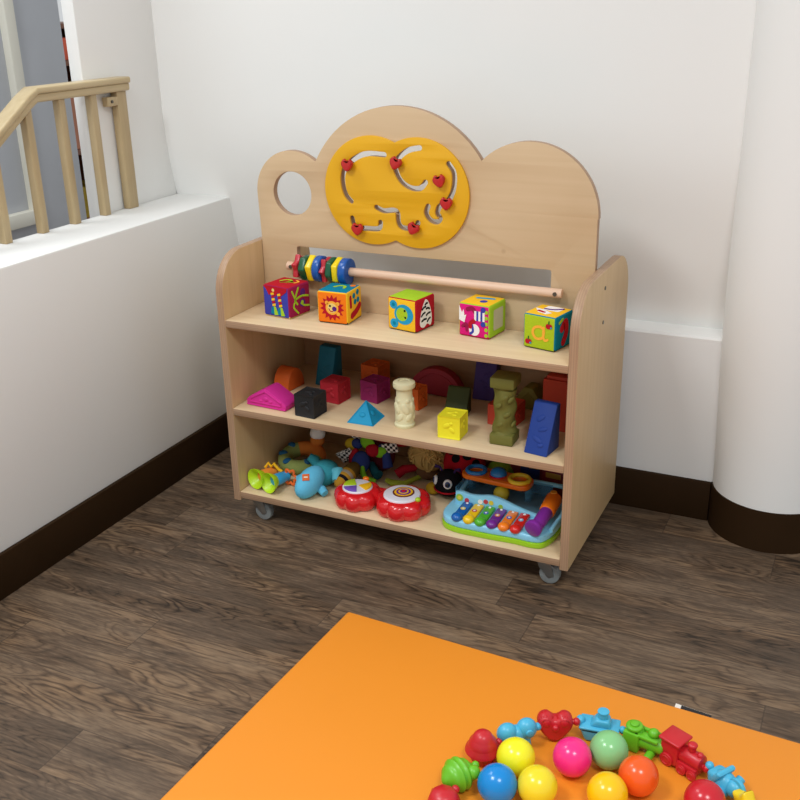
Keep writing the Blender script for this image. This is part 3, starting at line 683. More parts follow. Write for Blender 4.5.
cube_block('cube_block', 0.712, 0.146, 0.068, -6, CORAL, 'orange-red rubber cube block mostly hidden behind the olive pillar', 0.052)
mb = MB(); mb.add(pprism([(-0.036, 0), (0.036, 0), (0.036, 0.020), (0.012, 0.056), (-0.012, 0.056), (-0.036, 0.020)], 0.046, 0.003), KHA, T(0, 0.023, 0) @ XZ)
mb.add(ptube([(-0.028, -0.0232, 0.012), (0.0, -0.0232, 0.044), (0.028, -0.0232, 0.012)], 0.002, 8), KHA)
place(mb.build('gable_block'), 0.706, 0.300, Z2, -6, 'khaki green rubber block at the back right of the olive pillar', 'block', GB)
mb = MB(); mb.add(pinset(0.070, 0.050, 0.126, 0.0018, 0.006, 0.0012), CORAL, T(0, 0, 0.063)); mb.add(pbox(0.058, 0.038, 0.012, 0.004), CORAL, T(0, 0, 0.128))
place(mb.build('tower_block'), 0.808, 0.200, Z2, -4, 'tall orange-red rubber tower block in the back right corner behind the blue wedge', 'block', GB)
wedge('wedge_block', 0.804, 0.030, 0.056, 0.066, 0.108, 0.018, -8, NAVY, 'dark blue rubber wedge block with embossed slope at the front right')

# ------------------------------------------------------------------ toys on the bottom shelf
# xylophone piano
PX = 0.0
pi_ = thing('toy_piano', 'light blue toy xylophone piano with coloured keys and orange ball tray on the bottom shelf', 'toy', S(0, 0, Z1 + 0.0002))
LB, LIME, BIN = pla('light_blue', (138, 207, 236)), pla('lime', (150, 200, 30)), pla('clear_blue', (90, 150, 180), 0.12, alpha=0.45)
base = smooth([(0.566, 0.12), (0.566, 0.065), (0.582, 0.034), (0.615, 0.021), (0.66, 0.020), (0.71, 0.021), (0.76, 0.024), (0.805, 0.022), (0.832, 0.034), (0.846, 0.085), (0.846, 0.17), (0.842, 0.222), (0.80, 0.232), (0.70, 0.232), (0.61, 0.232), (0.572, 0.215)], 4, True)
def shrink(o, s):
    cx = sum(p[0] for p in o)/len(o); cy = sum(p[1] for p in o)/len(o)
    return [(cx + (x-cx)*s, cy + (y-cy)*s) for x, y in o]
one(pprism(base, 0.014, 0.003), LIME, 'base_rim', pi_)
mb = MB(); mb.add(pprism(shrink(base, 0.985), 0.020, 0.006, 3), LB, T(0, 0, 0.013)); mb.build('body', pi_)
# wavy ridge behind the keys
rd = [(0.581, 0.0), (0.800, 0.0)] + smooth([(0.800, 0.012), (0.77, 0.017), (0.735, 0.026), (0.70, 0.037), (0.672, 0.041), (0.645, 0.036), (0.62, 0.034), (0.600, 0.038), (0.583, 0.036)], 4)
mb = MB(); mb.add(pprism(rd, 0.012, 0.003), LB, T(0, 0.116, 0.028) @ XZ)
# side wall of the hammer bay
mb.add(ptube([(0.790, 0.116, 0.036), (0.790, 0.16, 0.038), (0.790, 0.222, 0.040)], 0.005), LB)
mb.add(ptube([(0.838, 0.06, 0.034), (0.843, 0.12, 0.042), (0.842, 0.20, 0.058), (0.82, 0.226, 0.066), (0.76, 0.227, 0.066), (0.66, 0.227, 0.062), (0.60, 0.226, 0.058), (0.580, 0.21, 0.054), (0.584, 0.13, 0.050)], 0.006), LB)
mb.build('ridge', pi_)
STK = pla('sticker_green', (150, 190, 60), 0.4); STR = pla('sticker_red', (200, 60, 70), 0.4); STY = pla('sticker_yellow', (230, 200, 60), 0.4); STW = pla('white', (238, 238, 236), 0.35)
for (x, z, r_, m) in ((0.594, 0.050, 0.0095, STK), (0.594, 0.050, 0.005, STY), (0.613, 0.046, 0.006, STR), (0.648, 0.049, 0.006, STW), (0.662, 0.052, 0.006, STR), (0.676, 0.052, 0.006, STY), (0.700, 0.046, 0.006, STK)):
    one(pcyl(r_, r_, 0.001, 16), m, 'sticker', pi_, T(x, 0.1035 - (0.0006 if m is STY else 0), z) @ RX(90))
bmx = MB()
bmx.add(pbox(0.215, 0.003, 0.040), BIN, T(0.685, 0.222, 0.048)); bmx.add(pbox(0.003, 0.10, 0.040), BIN, T(0.578, 0.170, 0.048)); bmx.add(pbox(0.003, 0.10, 0.03), BIN, T(0.794, 0.170, 0.044))
bmx.add(pbox(0.014, 0.020, 0.046), BIN, T(0.592, 0.190, 0.054)); bmx.add(pbox(0.014, 0.020, 0.042), BIN, T(0.744, 0.184, 0.052))
bmx.build('ball_bin', pi_)
one(pbox(0.208, 0.094, 0.002, 0.0005), pla('bin_grey', (92, 128, 146), 0.3), 'bin_floor', pi_, T(0.686, 0.172, 0.0338))
KC = [pla('key_blue', (16, 96, 176)), pla('key_yellow', (244, 200, 30)), pla('key_green', (80, 176, 44)), pla('key_purple', (112, 40, 140)), pla('key_orange', (244, 128, 30)), pla('key_red', (212, 36, 30))]
SB = [STY, STR, pla('sticker_blue', (40, 90, 190), 0.4), pla('sticker_orange', (230, 140, 50), 0.4), pla('sticker_blue', (40, 90, 190), 0.4), pla('sticker_sky', (90, 180, 220), 0.4)]
for k in range(6):
    x = 0.617 + 0.0292*k; mb = MB()
    mb.add(pbox(0.0245, 0.070, 0.009, 0.003), KC[k], T(x, 0.069, 0.0365) @ RX(3))
    mb.add(pball(0.0140, 0.0150, 0.0110), KC[k], T(x, 0.032, 0.037))
    mb.add(pcyl(0.0062, 0.0062, 0.001, 18), SB[k], T(x, 0.070, 0.0412) @ RX(3)); mb.add(pcyl(0.003, 0.003, 0.001, 12), STW, T(x, 0.070, 0.0416) @ RX(3))
    mb.add(pball(0.0036, 0.0036, 0.0025, 12, 8), STW, T(x, 0.097, 0.042))
    ky = mb.build('key', pi_); ky['label'] = KC[k].name.split('_')[-1] + ' key'
# ball tray with three rings
OT = pla('tray_orange', (240, 120, 24)); RB = pla('ring_blue', (28, 120, 190)); RYL = pla('ring_yellow', (238, 206, 50))
TM = T(0.664, 0.180, 0.082) @ RZ(-4)
mb = MB(); tr = rrect(-0.090, -0.032, 0.090, 0.030, 0.022)
mb.add(panel_bm(tr, [circle(-0.058, 0.0, 0.017, 24), circle(0.058, 0.0, 0.018, 24)], 0.012, 0.002), OT, TM)
ty = mb.build('ball_tray', pi_)
one(ptorus(0.0225, 0.0055), RB, 'ring', ty, TM @ T(-0.058, 0, 0.009)); one(ptorus(0.0240, 0.0055), RYL, 'ring', ty, TM @ T(0.058, 0, 0.009))
one(pball(0.021, 0.021, 0.018), RB, 'dome', ty, TM @ T(0.0, 0.004, 0.008)); one(pcyl(0.021, 0.021, 0.003, 24), pla('red', (200, 30, 34)), 'ring', ty, TM @ T(0, 0, 0.0075))
# hammer in the bay
hm = thing('toy_hammer', 'purple and orange plastic mallet lying on the right side of the toy piano', 'toy hammer', S(0.817, 0.084, Z1 + 0.036))
def along(p, q):
    d = (Vector(q)-Vector(p)); return T(*((Vector(p)+Vector(q))/2)) @ d.to_track_quat('Z', 'Y').to_matrix().to_4x4(), d.length
PUR = pla('hammer_purple', (128, 44, 150), 0.3)
M, l = along((0, 0.004, 0.024), (0.001, 0.070, 0.036)); one(pcyl(0.0185, 0.0200, l, 28, 0.008, 3), OT, 'handle', hm, M)
M, l = along((-0.004, -0.054, 0.0185), (0, 0.010, 0.026)); one(pcyl(0.0150, 0.0165, l, 28, 0.002), PUR, 'neck', hm, M)
M, l = along((-0.009, -0.068, 0.0175), (-0.006, -0.053, 0.0205)); one(pcyl(0.0215, 0.0195, l, 32, 0.004), PUR, 'head', hm, M)
one(pcyl(0.008, 0.008, 0.002, 20), pla('amber', (236, 160, 50)), 'button', hm, T(0.001, 0.060, 0.0545))
bl = one(pball(0.0195), pla('dull_yellow', (216, 196, 50), 0.4), 'toy_ball'); place(bl, 0.682, 0.158, Z1 + 0.0335 + 0.0195, 0, 'small yellow ball inside the clear bin of the toy piano', 'ball')

# red double flower toy
fw = thing('flower_toy', 'shiny red twin flower activity toy with two white dials on the bottom shelf', 'toy', S(0, 0, Z1 + 0.0002))
REDP = pla('glossy_red', (214, 28, 34), 0.2, coat=0.3)
def flower(cx, cy, R0, n, h, ph=0):
    bm = bmesh.new(); rows = []
    for s_, z in ((0.80, 0), (0.92, 0.003), (0.985, h*0.25), (1.0, h*0.5), (0.97, h*0.75), (0.89, h*0.93), (0.78, h), (0.3, h)):
        row = []
        for k in range(n*10):
            a = 2*PI*k/(n*10)
            lobe = 0.84 + 0.16*math.sqrt(abs(math.cos((a-ph)*n/2))) if s_ > 0.5 else 0.9
            row.append(bm.verts.new((cx + R0*s_*lobe*math.cos(a), cy + R0*s_*lobe*math.sin(a), z)))
        rows.append(row)
    return grid_faces(bm, rows)
mb = MB(); mb.add(flower(0.333, 0.066, 0.062, 8, 0.042, 0.2), REDP); mb.add(flower(0.456, 0.074, 0.071, 8, 0.043, 0.1), REDP); mb.add(pbox(0.05, 0.05, 0.034, 0.008), REDP, T(0.393, 0.085, 0.018)); mb.build('body', fw, angle=50)
def wedge2d(r_, a0, a1, r0=0.0): return [(r0*math.cos(R(a0)), r0*math.sin(R(a0)))] + [(r_*math.cos(R(a0+(a1-a0)*i/12)), r_*math.sin(R(a0+(a1-a0)*i/12))) for i in range(13)]
dl = one(pcyl(0.039, 0.037, 0.005, 40, 0.0015), pla('dial_white', (226, 224, 232), 0.3), 'dial', fw, T(0.331, 0.069, 0.044))
for a0, m in ((125, pla('petal_lime', (176, 206, 40))), (215, pla('petal_purple', (120, 90, 190))), (-30, pla('petal_amber', (248, 190, 36)))):
    one(pprism(wedge2d(0.033, a0, a0+82), 0.003, 0.001), m, 'petal_button', dl, T(0.331 + 0.003*math.cos(R(a0+41)), 0.069 + 0.003*math.sin(R(a0+41)), 0.0462))
one(pball(0.009, 0.007, 0.006), pla('tray_orange', (240, 120, 24)), 'button', fw, T(0.330, 0.118, 0.043))
d2 = one(pcyl(0.047, 0.045, 0.006, 40, 0.0015), pla('dial_white', (226, 224, 232), 0.3), 'dial', fw, T(0.453, 0.073, 0.045))
mb = MB()
for r_, m, z in ((0.027, pla('dial_brown', (110, 44, 36), 0.3), 0.0), (0.023, pla('petal_amber', (230, 180, 80)), 0.0006), (0.018, pla('key_purple', (90, 40, 120)), 0.0012), (0.013, pla('petal_amber', (230, 180, 80)), 0.0018), (0.009, pla('key_purple', (90, 40, 120)), 0.0024), (0.005, pla('key_red', (212, 36, 30)), 0.003)):
    mb.add(pcyl(r_, r_, 0.002, 32), m, T(0.455, 0.078, 0.0485 + z))
mb.build('spiral_disc', d2)
one(pball(0.007, 0.007, 0.006), pla('petal_lime', (190, 200, 50)), 'button', fw, T(0.502, 0.060, 0.046))

# lime and blue twin-horn rattle
bi = thing('horn_rattle', 'small toy rattle with two lime cups and a blue and orange body', 'toy', S(0.051, 0.024, Z1 + 0.0002))
LMC = pla('cup_lime', (186, 222, 30), 0.35); SKY = pla('rattle_blue', (60, 160, 210), 0.35); ORL = pla('rattle_orange', (246, 150, 60), 0.35)
def cup(cx, cy, cz, dx, dy, dz, m2):
    q = Vector((dx, dy, dz)).to_track_quat('Z', 'Y').to_matrix().to_4x4()
    MM = T(cx, cy, cz) @ q
    c_ = one(plathe([(0.0, 0.016), (0.012, 0.014), (0.020, 0.004), (0.0255, -0.006), (0.0275, -0.007), (0.027, -0.003), (0.022, 0.008), (0.015, 0.020), (0.0, 0.021)], 30), LMC, 'cup', bi, MM)
    mb = MB(); mb.add(plathe([(0.0, 0.012), (0.0145, 0.014), (0.0165, 0.022), (0.0155, 0.040), (0.013, 0.054), (0.014, 0.060), (0.009, 0.068), (0.0, 0.070)], 26), m2, MM); mb.build('tube', bi)
cup(0.002, 0.010, 0.029, 0.26, 0.95, -0.06, ORL); cup(0.046, 0.002, 0.029, 0.26, 0.95, -0.06, SKY)
zz = [(0.0, 0.055, 0.040), (0.008, 0.06, 0.052), (0.018, 0.058, 0.044), (0.028, 0.055, 0.056), (0.040, 0.058, 0.040), (0.052, 0.056, 0.037)]
one(ptube([(x, y, z) for x, y, z in zz], 0.004, 8), pla('petal_amber', (246, 190, 50)), 'zigzag_handle', bi)
wv = [(0.076 + (0.017 + 0.004*math.cos(6*a))*math.cos(a), 0.055, 0.026 + (0.019 + 0.004*math.cos(6*a))*math.sin(a)) for a in [2*PI*i/48 for i in range(48)]]
one(ptube(wv + [wv[0]], 0.0035, 8), pla('wavy_orange', (240, 112, 46), 0.3), 'wavy_ring', bi)

# light blue plush
bp = thing('plush_toy', 'light blue plush animal lying face down with teal back and orange patch on its head', 'plush toy', S(0.197, 0.062, Z1))
LBF, TEF = fab('light_blue', (100, 186, 220)), fab('deep_teal', (58, 148, 162))
hd = one(pball(0.029, 0.050, 0.034), LBF, 'head', bp, T(0.005, -0.010, 0.039) @ RZ(-14) @ RX(26))
mb = MB(); mb.add(pbox(0.018, 0.018, 0.002, 0.0006), fab('patch_orange', (214, 104, 54)), T(0.009, -0.034, 0.0640) @ RZ(30) @ RX(40)); mb.add(pbox(0.010, 0.004, 0.0024, 0.0004), fab('patch_white', (230, 216, 190)), T(0.009, -0.0344, 0.0644) @ RZ(30) @ RX(40)); mb.build('patch', hd)
one(ptube([(-0.015, 0.010, 0.032), (-0.030, 0.012, 0.034), (-0.043, 0.008, 0.030)], [0.010, 0.013, 0.009], 12), LBF, 'arm', bp)
one(ptube([(0.018, 0.004, 0.024), (0.034, 0.0, 0.018), (0.046, -0.006, 0.012)], [0.010, 0.012, 0.010], 12), LBF, 'arm', bp)
one(pball(0.034, 0.044, 0.034), TEF, 'body', bp, T(0.010, 0.058, 0.036) @ RZ(-10))
one(ptube([(-0.012, 0.070, 0.040), (-0.030, 0.078, 0.056), (-0.044, 0.074, 0.066)], [0.012, 0.014, 0.010], 12), TEF, 'leg', bp)
one(ptube([(0.030, 0.060, 0.040), (0.050, 0.058, 0.046), (0.056, 0.036, 0.030)], [0.013, 0.016, 0.011], 12), fab('light_teal', (96, 180, 198)), 'leg', bp)

# ring plush
rp = thing('ring_plush', 'green and orange ring-shaped plush toy with white capped head at the back left', 'plush toy', S(0.100, 0.186, Z1))
GRF, ORF, BLP = fab('sage_green', (138, 150, 84)), fab('soft_orange', (206, 118, 50)), fab('patch_blue', (40, 92, 130))
TMX = T(0, 0, 0.031) @ RX(10)
one(ptorus(0.046, 0.020, 30, 14, 130, 360), GRF, 'ring_body', rp, TMX); o_ = one(ptorus(0.046, 0.0198, 20, 14, 0, 130), ORF, 'ring_body', rp, TMX); o_['label'] = 'orange part of the ring'
for a in (150, 200, 250, 320): one(pball(0.013, 0.010, 0.006, 16, 8), BLP, 'patch', rp, TMX @ T(0.050*math.cos(R(a)), 0.050*math.sin(R(a)), 0.0175) @ RZ(a))
one(pball(0.021, 0.021, 0.020), fab('white', (222, 206, 196)), 'cap', rp, T(0.022, 0.052, 0.086)); one(pball(0.020, 0.019, 0.017), ORF, 'head', rp, T(0.022, 0.048, 0.066))

# striped plush
sp_ = MB(); STM, BKM, WHM, BRM = fab('ochre', (170, 124, 40)), fab('black', (36, 30, 28)), fab('greyish', (150, 138, 120)), fab('olive_brown', (100, 78, 34))
n_ = 22; bm = bmesh.new(); rows = []
for i in range(n_+1):
    t = i/n_; rr = 0.022*math.sqrt(max(0.0, 1-(2*t-1)**2))**0.8 + 0.0004
    rows.append([bm.verts.new((rr*math.cos(2*PI*k/20), rr*math.sin(2*PI*k/20), -0.052 + 0.104*t)) for k in range(20)])
grid_faces(bm, rows)
def stripes(f):
    t = (f.calc_center_median().z + 0.052)/0.104
    return None
sq = Vector((0.10, 0.92, 0.20)).to_track_quat('Z', 'Y').to_matrix().to_4x4()
mbs = MB(); k0 = [mbs.mi(m) for m in (STM, BKM, WHM, BRM)]
for f in bm.faces:
    t = (f.calc_center_median().z + 0.052)/0.104
    f.material_index = 3 if t > 0.55 else (0, 0, 1, 0, 2, 0)[min(5, int(t/0.55*6))]
bm.transform(sq); me_ = bpy.data.meshes.new('tmp'); bm.to_mesh(me_); bm.free(); mbs.bm.from_mesh(me_); bpy.data.meshes.remove(me_)
place(mbs.build('striped_plush'), 0.267, 0.136, Z1 + 0.033, 0, 'ochre and brown striped soft toy lying behind the left red flower dial', 'plush toy')

# checkered activity plush
ap = thing('activity_plush', 'dark multicoloured activity plush with black and white checkered flaps and a blue ball', 'plush toy', S(0.300, 0.245, Z1))
def checker():
    m = bpy.data.materials.new('checkered_fabric'); m.use_nodes = True; nt = m.node_tree; b = nt.nodes['Principled BSDF']; b.inputs['Roughness'].default_value = 0.9
    tc = nt.nodes.new('ShaderNodeTexCoord'); ck = nt.nodes.new('ShaderNodeTexChecker'); ck.inputs['Scale'].default_value = 130
    ck.inputs['Color1'].default_value = rgb((226, 222, 214)); ck.inputs['Color2'].default_value = rgb((22, 20, 22))
    nt.links.new(tc.outputs['Object'], ck.inputs['Vector']); nt.links.new(ck.outputs['Color'], b.inputs['Base Color']); return m
CHK = checker(); DRF, NVF, LMF, YLF = fab('deep_red', (158, 26, 38)), fab('navy', (44, 58, 112)), fab('leaf_lime', (120, 180, 40)), fab('mustard', (190, 160, 40))
one(pball(0.038, 0.030, 0.050), fab('dark_wine', (96, 30, 38)), 'body', ap, T(0.006, 0.012, 0.051)); one(ptube([(0.02, -0.02, 0.088), (0.042, -0.032, 0.070), (0.050, -0.040, 0.040)], [0.012, 0.011, 0.014], 12), NVF, 'leg', ap); one(ptube([(-0.01, -0.02, 0.03), (0.012, -0.040, 0.020), (0.026, -0.048, 0.016)], [0.010, 0.012, 0.014], 12), fab('leg_teal', (30, 90, 100)), 'leg', ap); one(pball(0.020, 0.008, 0.014), LMF, 'leaf', ap, T(0.026, -0.036, 0.078) @ RY(-30)); one(pball(0.066, 0.028, 0.017), DRF, 'hat', ap, T(0.034, 0.010, 0.102) @ RY(4))
one(pball(0.025, 0.023, 0.034), NVF, 'ball', ap, T(-0.024, -0.052, 0.046) @ RY(15))
for x, y, z, a, b_, w, h in ((-0.070, -0.046, 0.056, -30, 20, 0.048, 0.036), (-0.050, -0.016, 0.100, 20, -10, 0.030, 0.026), (0.052, -0.030, 0.092, -15, 10, 0.046, 0.028)):
    one(pbox(w, 0.007, h, 0.003), CHK, 'checkered_flap', ap, T(x, y, z) @ RY(a) @ RX(b_))
one(pball(0.022, 0.008, 0.018), LMF, 'leaf', ap, T(-0.010, -0.036, 0.098) @ RY(25)); one(pball(0.020, 0.008, 0.010), LMF, 'leaf', ap, T(-0.082, 0.012, 0.098))
one(ptube([(-0.012, -0.066, 0.046), (-0.010, -0.070, 0.028), (0.0, -0.072, 0.012), (0.026, -0.066, 0.008)], [0.006, 0.008, 0.008, 0.005], 10), LMF, 'ribbon', ap)
one(pball(0.024, 0.012, 0.018), YLF, 'tuft', ap, T(-0.060, -0.024, 0.080)); one(pball(0.020, 0.014, 0.018), DRF, 'arm', ap, T(0.006, -0.040, 0.082)); one(pball(0.016, 0.012, 0.014), NVF, 'arm', ap, T(-0.044, -0.03, 0.088))
one(pball(0.013, 0.012, 0.026), DRF, 'arm', ap, T(-0.048, -0.044, 0.056) @ RY(20))

# yarn-haired soft toy
yd = thing('yarn_doll', 'soft toy with tangled tan yarn hair at the back of the bottom shelf', 'plush toy', S(0.439, 0.264, Z1))
YRN = fab('tan_yarn', (190, 156, 92)); mb = MB()
for i in range(90):
    a = random.uniform(0, 2*PI); e = random.uniform(-0.4, 1.2); r0 = 0.043
    p0 = Vector((math.cos(a)*math.cos(e)*1.18, math.sin(a)*math.cos(e)*0.9, math.sin(e)))*r0
    tx = Vector((random.uniform(-1, 1), random.uniform(-1, 1), random.uniform(-1, 0.3))).normalized()
    pts = []
    for k in range(7):
        t = (k-3)/3.0*0.030
        v = p0 + tx*t
        v = v.normalized()*(r0*(1.0 + 0.10*math.sin(k*1.3 + i)))
        pts.append((v.x*1.15, v.y*0.85, v.z + 0.062))
    mb.add(ptube(pts, 0.0030, 6), YRN)
hr = mb.build('yarn_hair', yd)
one(pball(0.045, 0.034, 0.042), YRN, 'head', yd, T(0, 0, 0.062)); one(pball(0.034, 0.026, 0.02), fab('brown', (104, 74, 50)), 'body', yd, T(0.0, -0.004, 0.020))
one(ptube([(-0.030, -0.010, 0.030), (-0.055, -0.034, 0.030), (-0.070, -0.046, 0.018)], [0.009, 0.012, 0.013], 12), DRF, 'sleeve', yd)
one(ptube([(-0.01, -0.010, 0.01), (-0.035, -0.075, 0.012), (-0.065, -0.082, 0.010), (-0.085, -0.080, 0.014)], [0.006, 0.007, 0.009, 0.006], 10), fab('yellow_green', (158, 170, 54)), 'ribbon', yd)

# ladybird
lb = thing('ladybird_plush', 'black-headed ladybird toy with big white eyes and red spotted back', 'plush toy', S(0.530, 0.186, Z1))
BLF, RDF = fab('soft_black', (24, 22, 26)), fab('ladybird_red', (172, 24, 36))
hd = one(pball(0.037, 0.034, 0.036), BLF, 'head', lb, T(0, 0, 0.040))
for ex, ey, r_ in ((0.010, -0.029, 0.0115), (-0.028, -0.018, 0.0115)):
    n = Vector((ex, ey, 0.004)).normalized(); q = n.to_track_quat('Z', 'Y').to_matrix().to_4x4(); P_ = n*0.033 + Vector((0, 0, 0.047))
    mb = MB(); mb.add(pball(r_, r_*1.1, 0.006), pla('white', (238, 238, 236)), T(*P_) @ q); mb.add(pball(r_*0.62, r_*0.72, 0.004), pla('eye_blue', (40, 60, 110)), T(*(P_ + n*0.0038)) @ q); mb.add(pball(r_*0.4, r_*0.46, 0.003), pla('pupil_black', (16, 14, 16)), T(*(P_ + n*0.0058)) @ q); mb.build('eye', hd)
mth = [(0.0365*math.sin(R(a)), -0.0338*math.cos(R(a)), 0.029 - 0.004*math.cos(R(a))) for a in range(-70, 71, 10)]
one(ptube(mth, 0.0022, 8), RDF, 'mouth', hd)
for s_ in (-1, 1):
    one(ptube([(s_*0.014, 0, 0.066), (s_*0.022, -0.004, 0.082), (s_*0.034, -0.006, 0.084)], [0.003, 0.003, 0.005], 8), fab('antenna_purple', (60, 40, 90)), 'antenna', lb)
bd = one(pball(0.056, 0.052, 0.056), RDF, 'body', lb, T(0.010, 0.084, 0.058))
mb = MB()
for az, el in ((-100, 35), (-60, 45), (-75, 75), (-130, 50), (-35, 20)):
    n = Vector((math.cos(R(az))*math.cos(R(el)), math.sin(R(az))*math.cos(R(el)), math.sin(R(el)))); q = n.to_track_quat('Z', 'Y').to_matrix().to_4x4()
    mb.add(pball(0.012, 0.012, 0.003), BLF, T(0.010 + n.x*0.055, 0.084 + n.y*0.051, 0.058 + n.z*0.055) @ q)
mb.build('spots', bd)
for p in ((-0.042, -0.005, 0.018), (-0.032, 0.018, 0.034)): one(pball(0.018, 0.014, 0.016), fab('foot_yellow', (200, 160, 40)), 'foot', lb, T(*p))

# things at the back right of the bottom shelf
o = one(pball(0.038, 0.036, 0.038), fab('lime_ball', (134, 176, 50)), 'lime_ball'); place(o, 0.632, 0.290, Z1 + 0.0385, 0, 'lime green soft ball peeking out behind the orange tray', 'ball')
bk = thing('picture_box', 'dark red upright box with yellow label, back right of the bottom shelf', 'box', S(0.786, 0.288, Z1 + 0.0002), -4)
one(pbox(0.078, 0.030, 0.086, 0.003), pla('box_maroon', (120, 22, 32), 0.4), 'box_body', bk, T(0, 0, 0.043)); one(pbox(0.040, 0.001, 0.014, 0.0003), pla('label_ochre', (170, 130, 44), 0.4), 'yellow_label', bk, T(-0.008, -0.0155, 0.066))
b2 = thing('small_book', 'small red and blue book standing behind the yellow ring of the tray', 'book', S(0.700, 0.300, Z1 + 0.0002), 5)
one(pbox(0.085, 0.018, 0.098, 0.002), pla('box_maroon', (120, 22, 32), 0.4), 'cover', b2, T(0, 0, 0.049)); one(pbox(0.050, 0.001, 0.05, 0.0003), pla('book_blue', (34, 50, 110), 0.4), 'picture', b2, T(0.010, -0.0096, 0.06)); one(pbox(0.03, 0.0012, 0.022, 0.0003), pla('label_ochre', (190, 160, 60), 0.4), 'picture', b2, T(0.022, -0.0099, 0.078))

# ------------------------------------------------------------------ mat
MT = 0.04
mm = thing('play_mat', 'thick plain orange vinyl play mat lying on the wooden floor', 'mat', (0.794, -0.797, 0), -2.6)
ORV = mat('orange_vinyl', (232, 141, 38), 0.48, 0.4, bump=0.05, bscale=18, var=0.03, vscale=3)
one(pbox(1.6, 1.3, MT, 0.007, 3), ORV, 'mat_body', mm, T(0.8, -0.65, MT/2))
mb = MB(); mb.add(pbox(0.066, 0.008, 0.0012), mat('tag_white', (222, 216, 206), 0.7), T(-0.002, -0.001, 0)); mb.add(pbox(0.056, 0.007, 0.0010), mat('tag_black', (30, 28, 28), 0.7), T(0.004, -0.001, 0.0008)); 
mb.build('sewn_tag', mm, T(0.742, 0.0035, MT - 0.003) @ RZ(-4) @ RX(24))

# ------------------------------------------------------------------ balls
def ball(x, y, c, n, label, r=0.033, rough=0.22):
    m = pla('ball_' + n, c, rough)
    o = one(pball(r, r, r, 40, 24), m, 'play_ball')
    o.location = (x, y, MT + r + 0.0001); tag(o, label, 'ball', 'plastic play balls on the orange mat')
ball(1.288, -1.115, (242, 234, 34), 'lemon', 'lemon yellow plastic ball between the red cupcake bead and the pink ball')
ball(1.375, -1.076, (246, 44, 130), 'pink', 'hot pink plastic ball on the orange mat')
ball(1.427, -1.034, (134, 196, 130), 'mint', 'pale mint green plastic ball beside the pink ball')
ball(1.281, -1.187, (8, 132, 206), 'blue', 'bright blue plastic ball on the orange mat')
ball(1.342, -1.164, (238, 214, 40), 'yellow', 'yellow plastic ball right of the blue ball at the picture bottom')
ball(1.450, -1.133, (246, 192, 10), 'amber', 'deep golden yellow plastic ball left of the orange ball')
ball(1.487, -1.074, (236, 92, 28), 'orange', 'orange plastic ball in front of the green bead')
ball(1.596, -1.087, (198, 28, 42), 'red', 'plain red plastic ball below the red train bead')

# ------------------------------------------------------------------ snap beads in an arc around the balls
SBR, SBG, SBB, SBY = pla('snap_red', (196, 30, 40), 0.35), pla('snap_green', (104, 184, 34), 0.35), pla('snap_blue', (74, 176, 212), 0.35), pla('snap_yellow', (238, 206, 30), 0.35)
GS = 'snap-together shape beads in an arc on the mat'
def bead(mb, x, y, rz, label, z=0.0):
    o = mb.build('snap_bead', None, None, 45); o.location = (x, y, MT + z + 0.0002); o.rotation_euler = (0, 0, R(rz)); return tag(o, label, 'toy bead', GS)
def knob(mb, m, x, s, z=0.024):      # the snap knob
    mb.add(pcyl(0.005, 0.005, 0.010, 14), m, T(x, 0, z) @ RY(90)); mb.add(pball(0.0068, 0.0072, 0.0072, 16, 10), m, T(x + s*0.004, 0, z))
def cupcake(m):
    mb = MB(); bm = bmesh.new(); rows = []
    for r_, z in ((0.017, 0), (0.019, 0.004), (0.025, 0.022)):
        rows.append([bm.verts.new(((r_ + 0.0012*math.cos(14*2*PI*k/84))*math.cos(2*PI*k/84), (r_ + 0.0012*math.cos(14*2*PI*k/84))*math.sin(2*PI*k/84), z)) for k in range(84)])
    mb.add(grid_faces(bm, rows), m)
    mb.add(plathe([(0.0, 0.020), (0.028, 0.020), (0.031, 0.024), (0.0295, 0.029), (0.0255, 0.034), (0.0250, 0.036), (0.0235, 0.042), (0.0195, 0.047), (0.0185, 0.049), (0.0155, 0.055), (0.010, 0.060), (0.0, 0.062)], 36), m)
    knob(mb, m, 0.030, 1); return mb
# red round bead at lower left
mb = MB(); mb.add(plathe([(0, 0), (0.020, 0), (0.026, 0.006), (0.029, 0.018), (0.024, 0.034), (0.017, 0.042), (0, 0.044)], 8), SBR); knob(mb, SBR, 0.028, 1)
bead(mb, 1.211, -1.248, 75, 'red snap bead at the lower left end of the arc below the green ribbed bead')
# green ribbed shell
mb = MB(); bm = bmesh.new(); rows = []
for i in range(25):
    t = i/24; a = PI*t; rr = 0.003 + 0.027*math.sin(a)**0.8*(1 + 0.06*math.cos(t*2*PI*5))
    rows.append([bm.verts.new((-0.034 + 0.064*t, rr*0.95*math.cos(2*PI*k/28), 0.026 + rr*0.93*math.sin(2*PI*k/28))) for k in range(28)])
mb.add(grid_faces(bm, rows), SBG); knob(mb, SBG, 0.031, 1, 0.026); mb.add(pball(0.012, 0.012, 0.012), SBG, T(0.016, -0.018, 0.034))
bead(mb, 1.212, -1.184, 60, 'lime green ribbed snap bead left of the blue ball')
bead(cupcake(SBR), 1.226, -1.110, 55, 'red cupcake-shaped snap bead left of the lemon yellow ball')
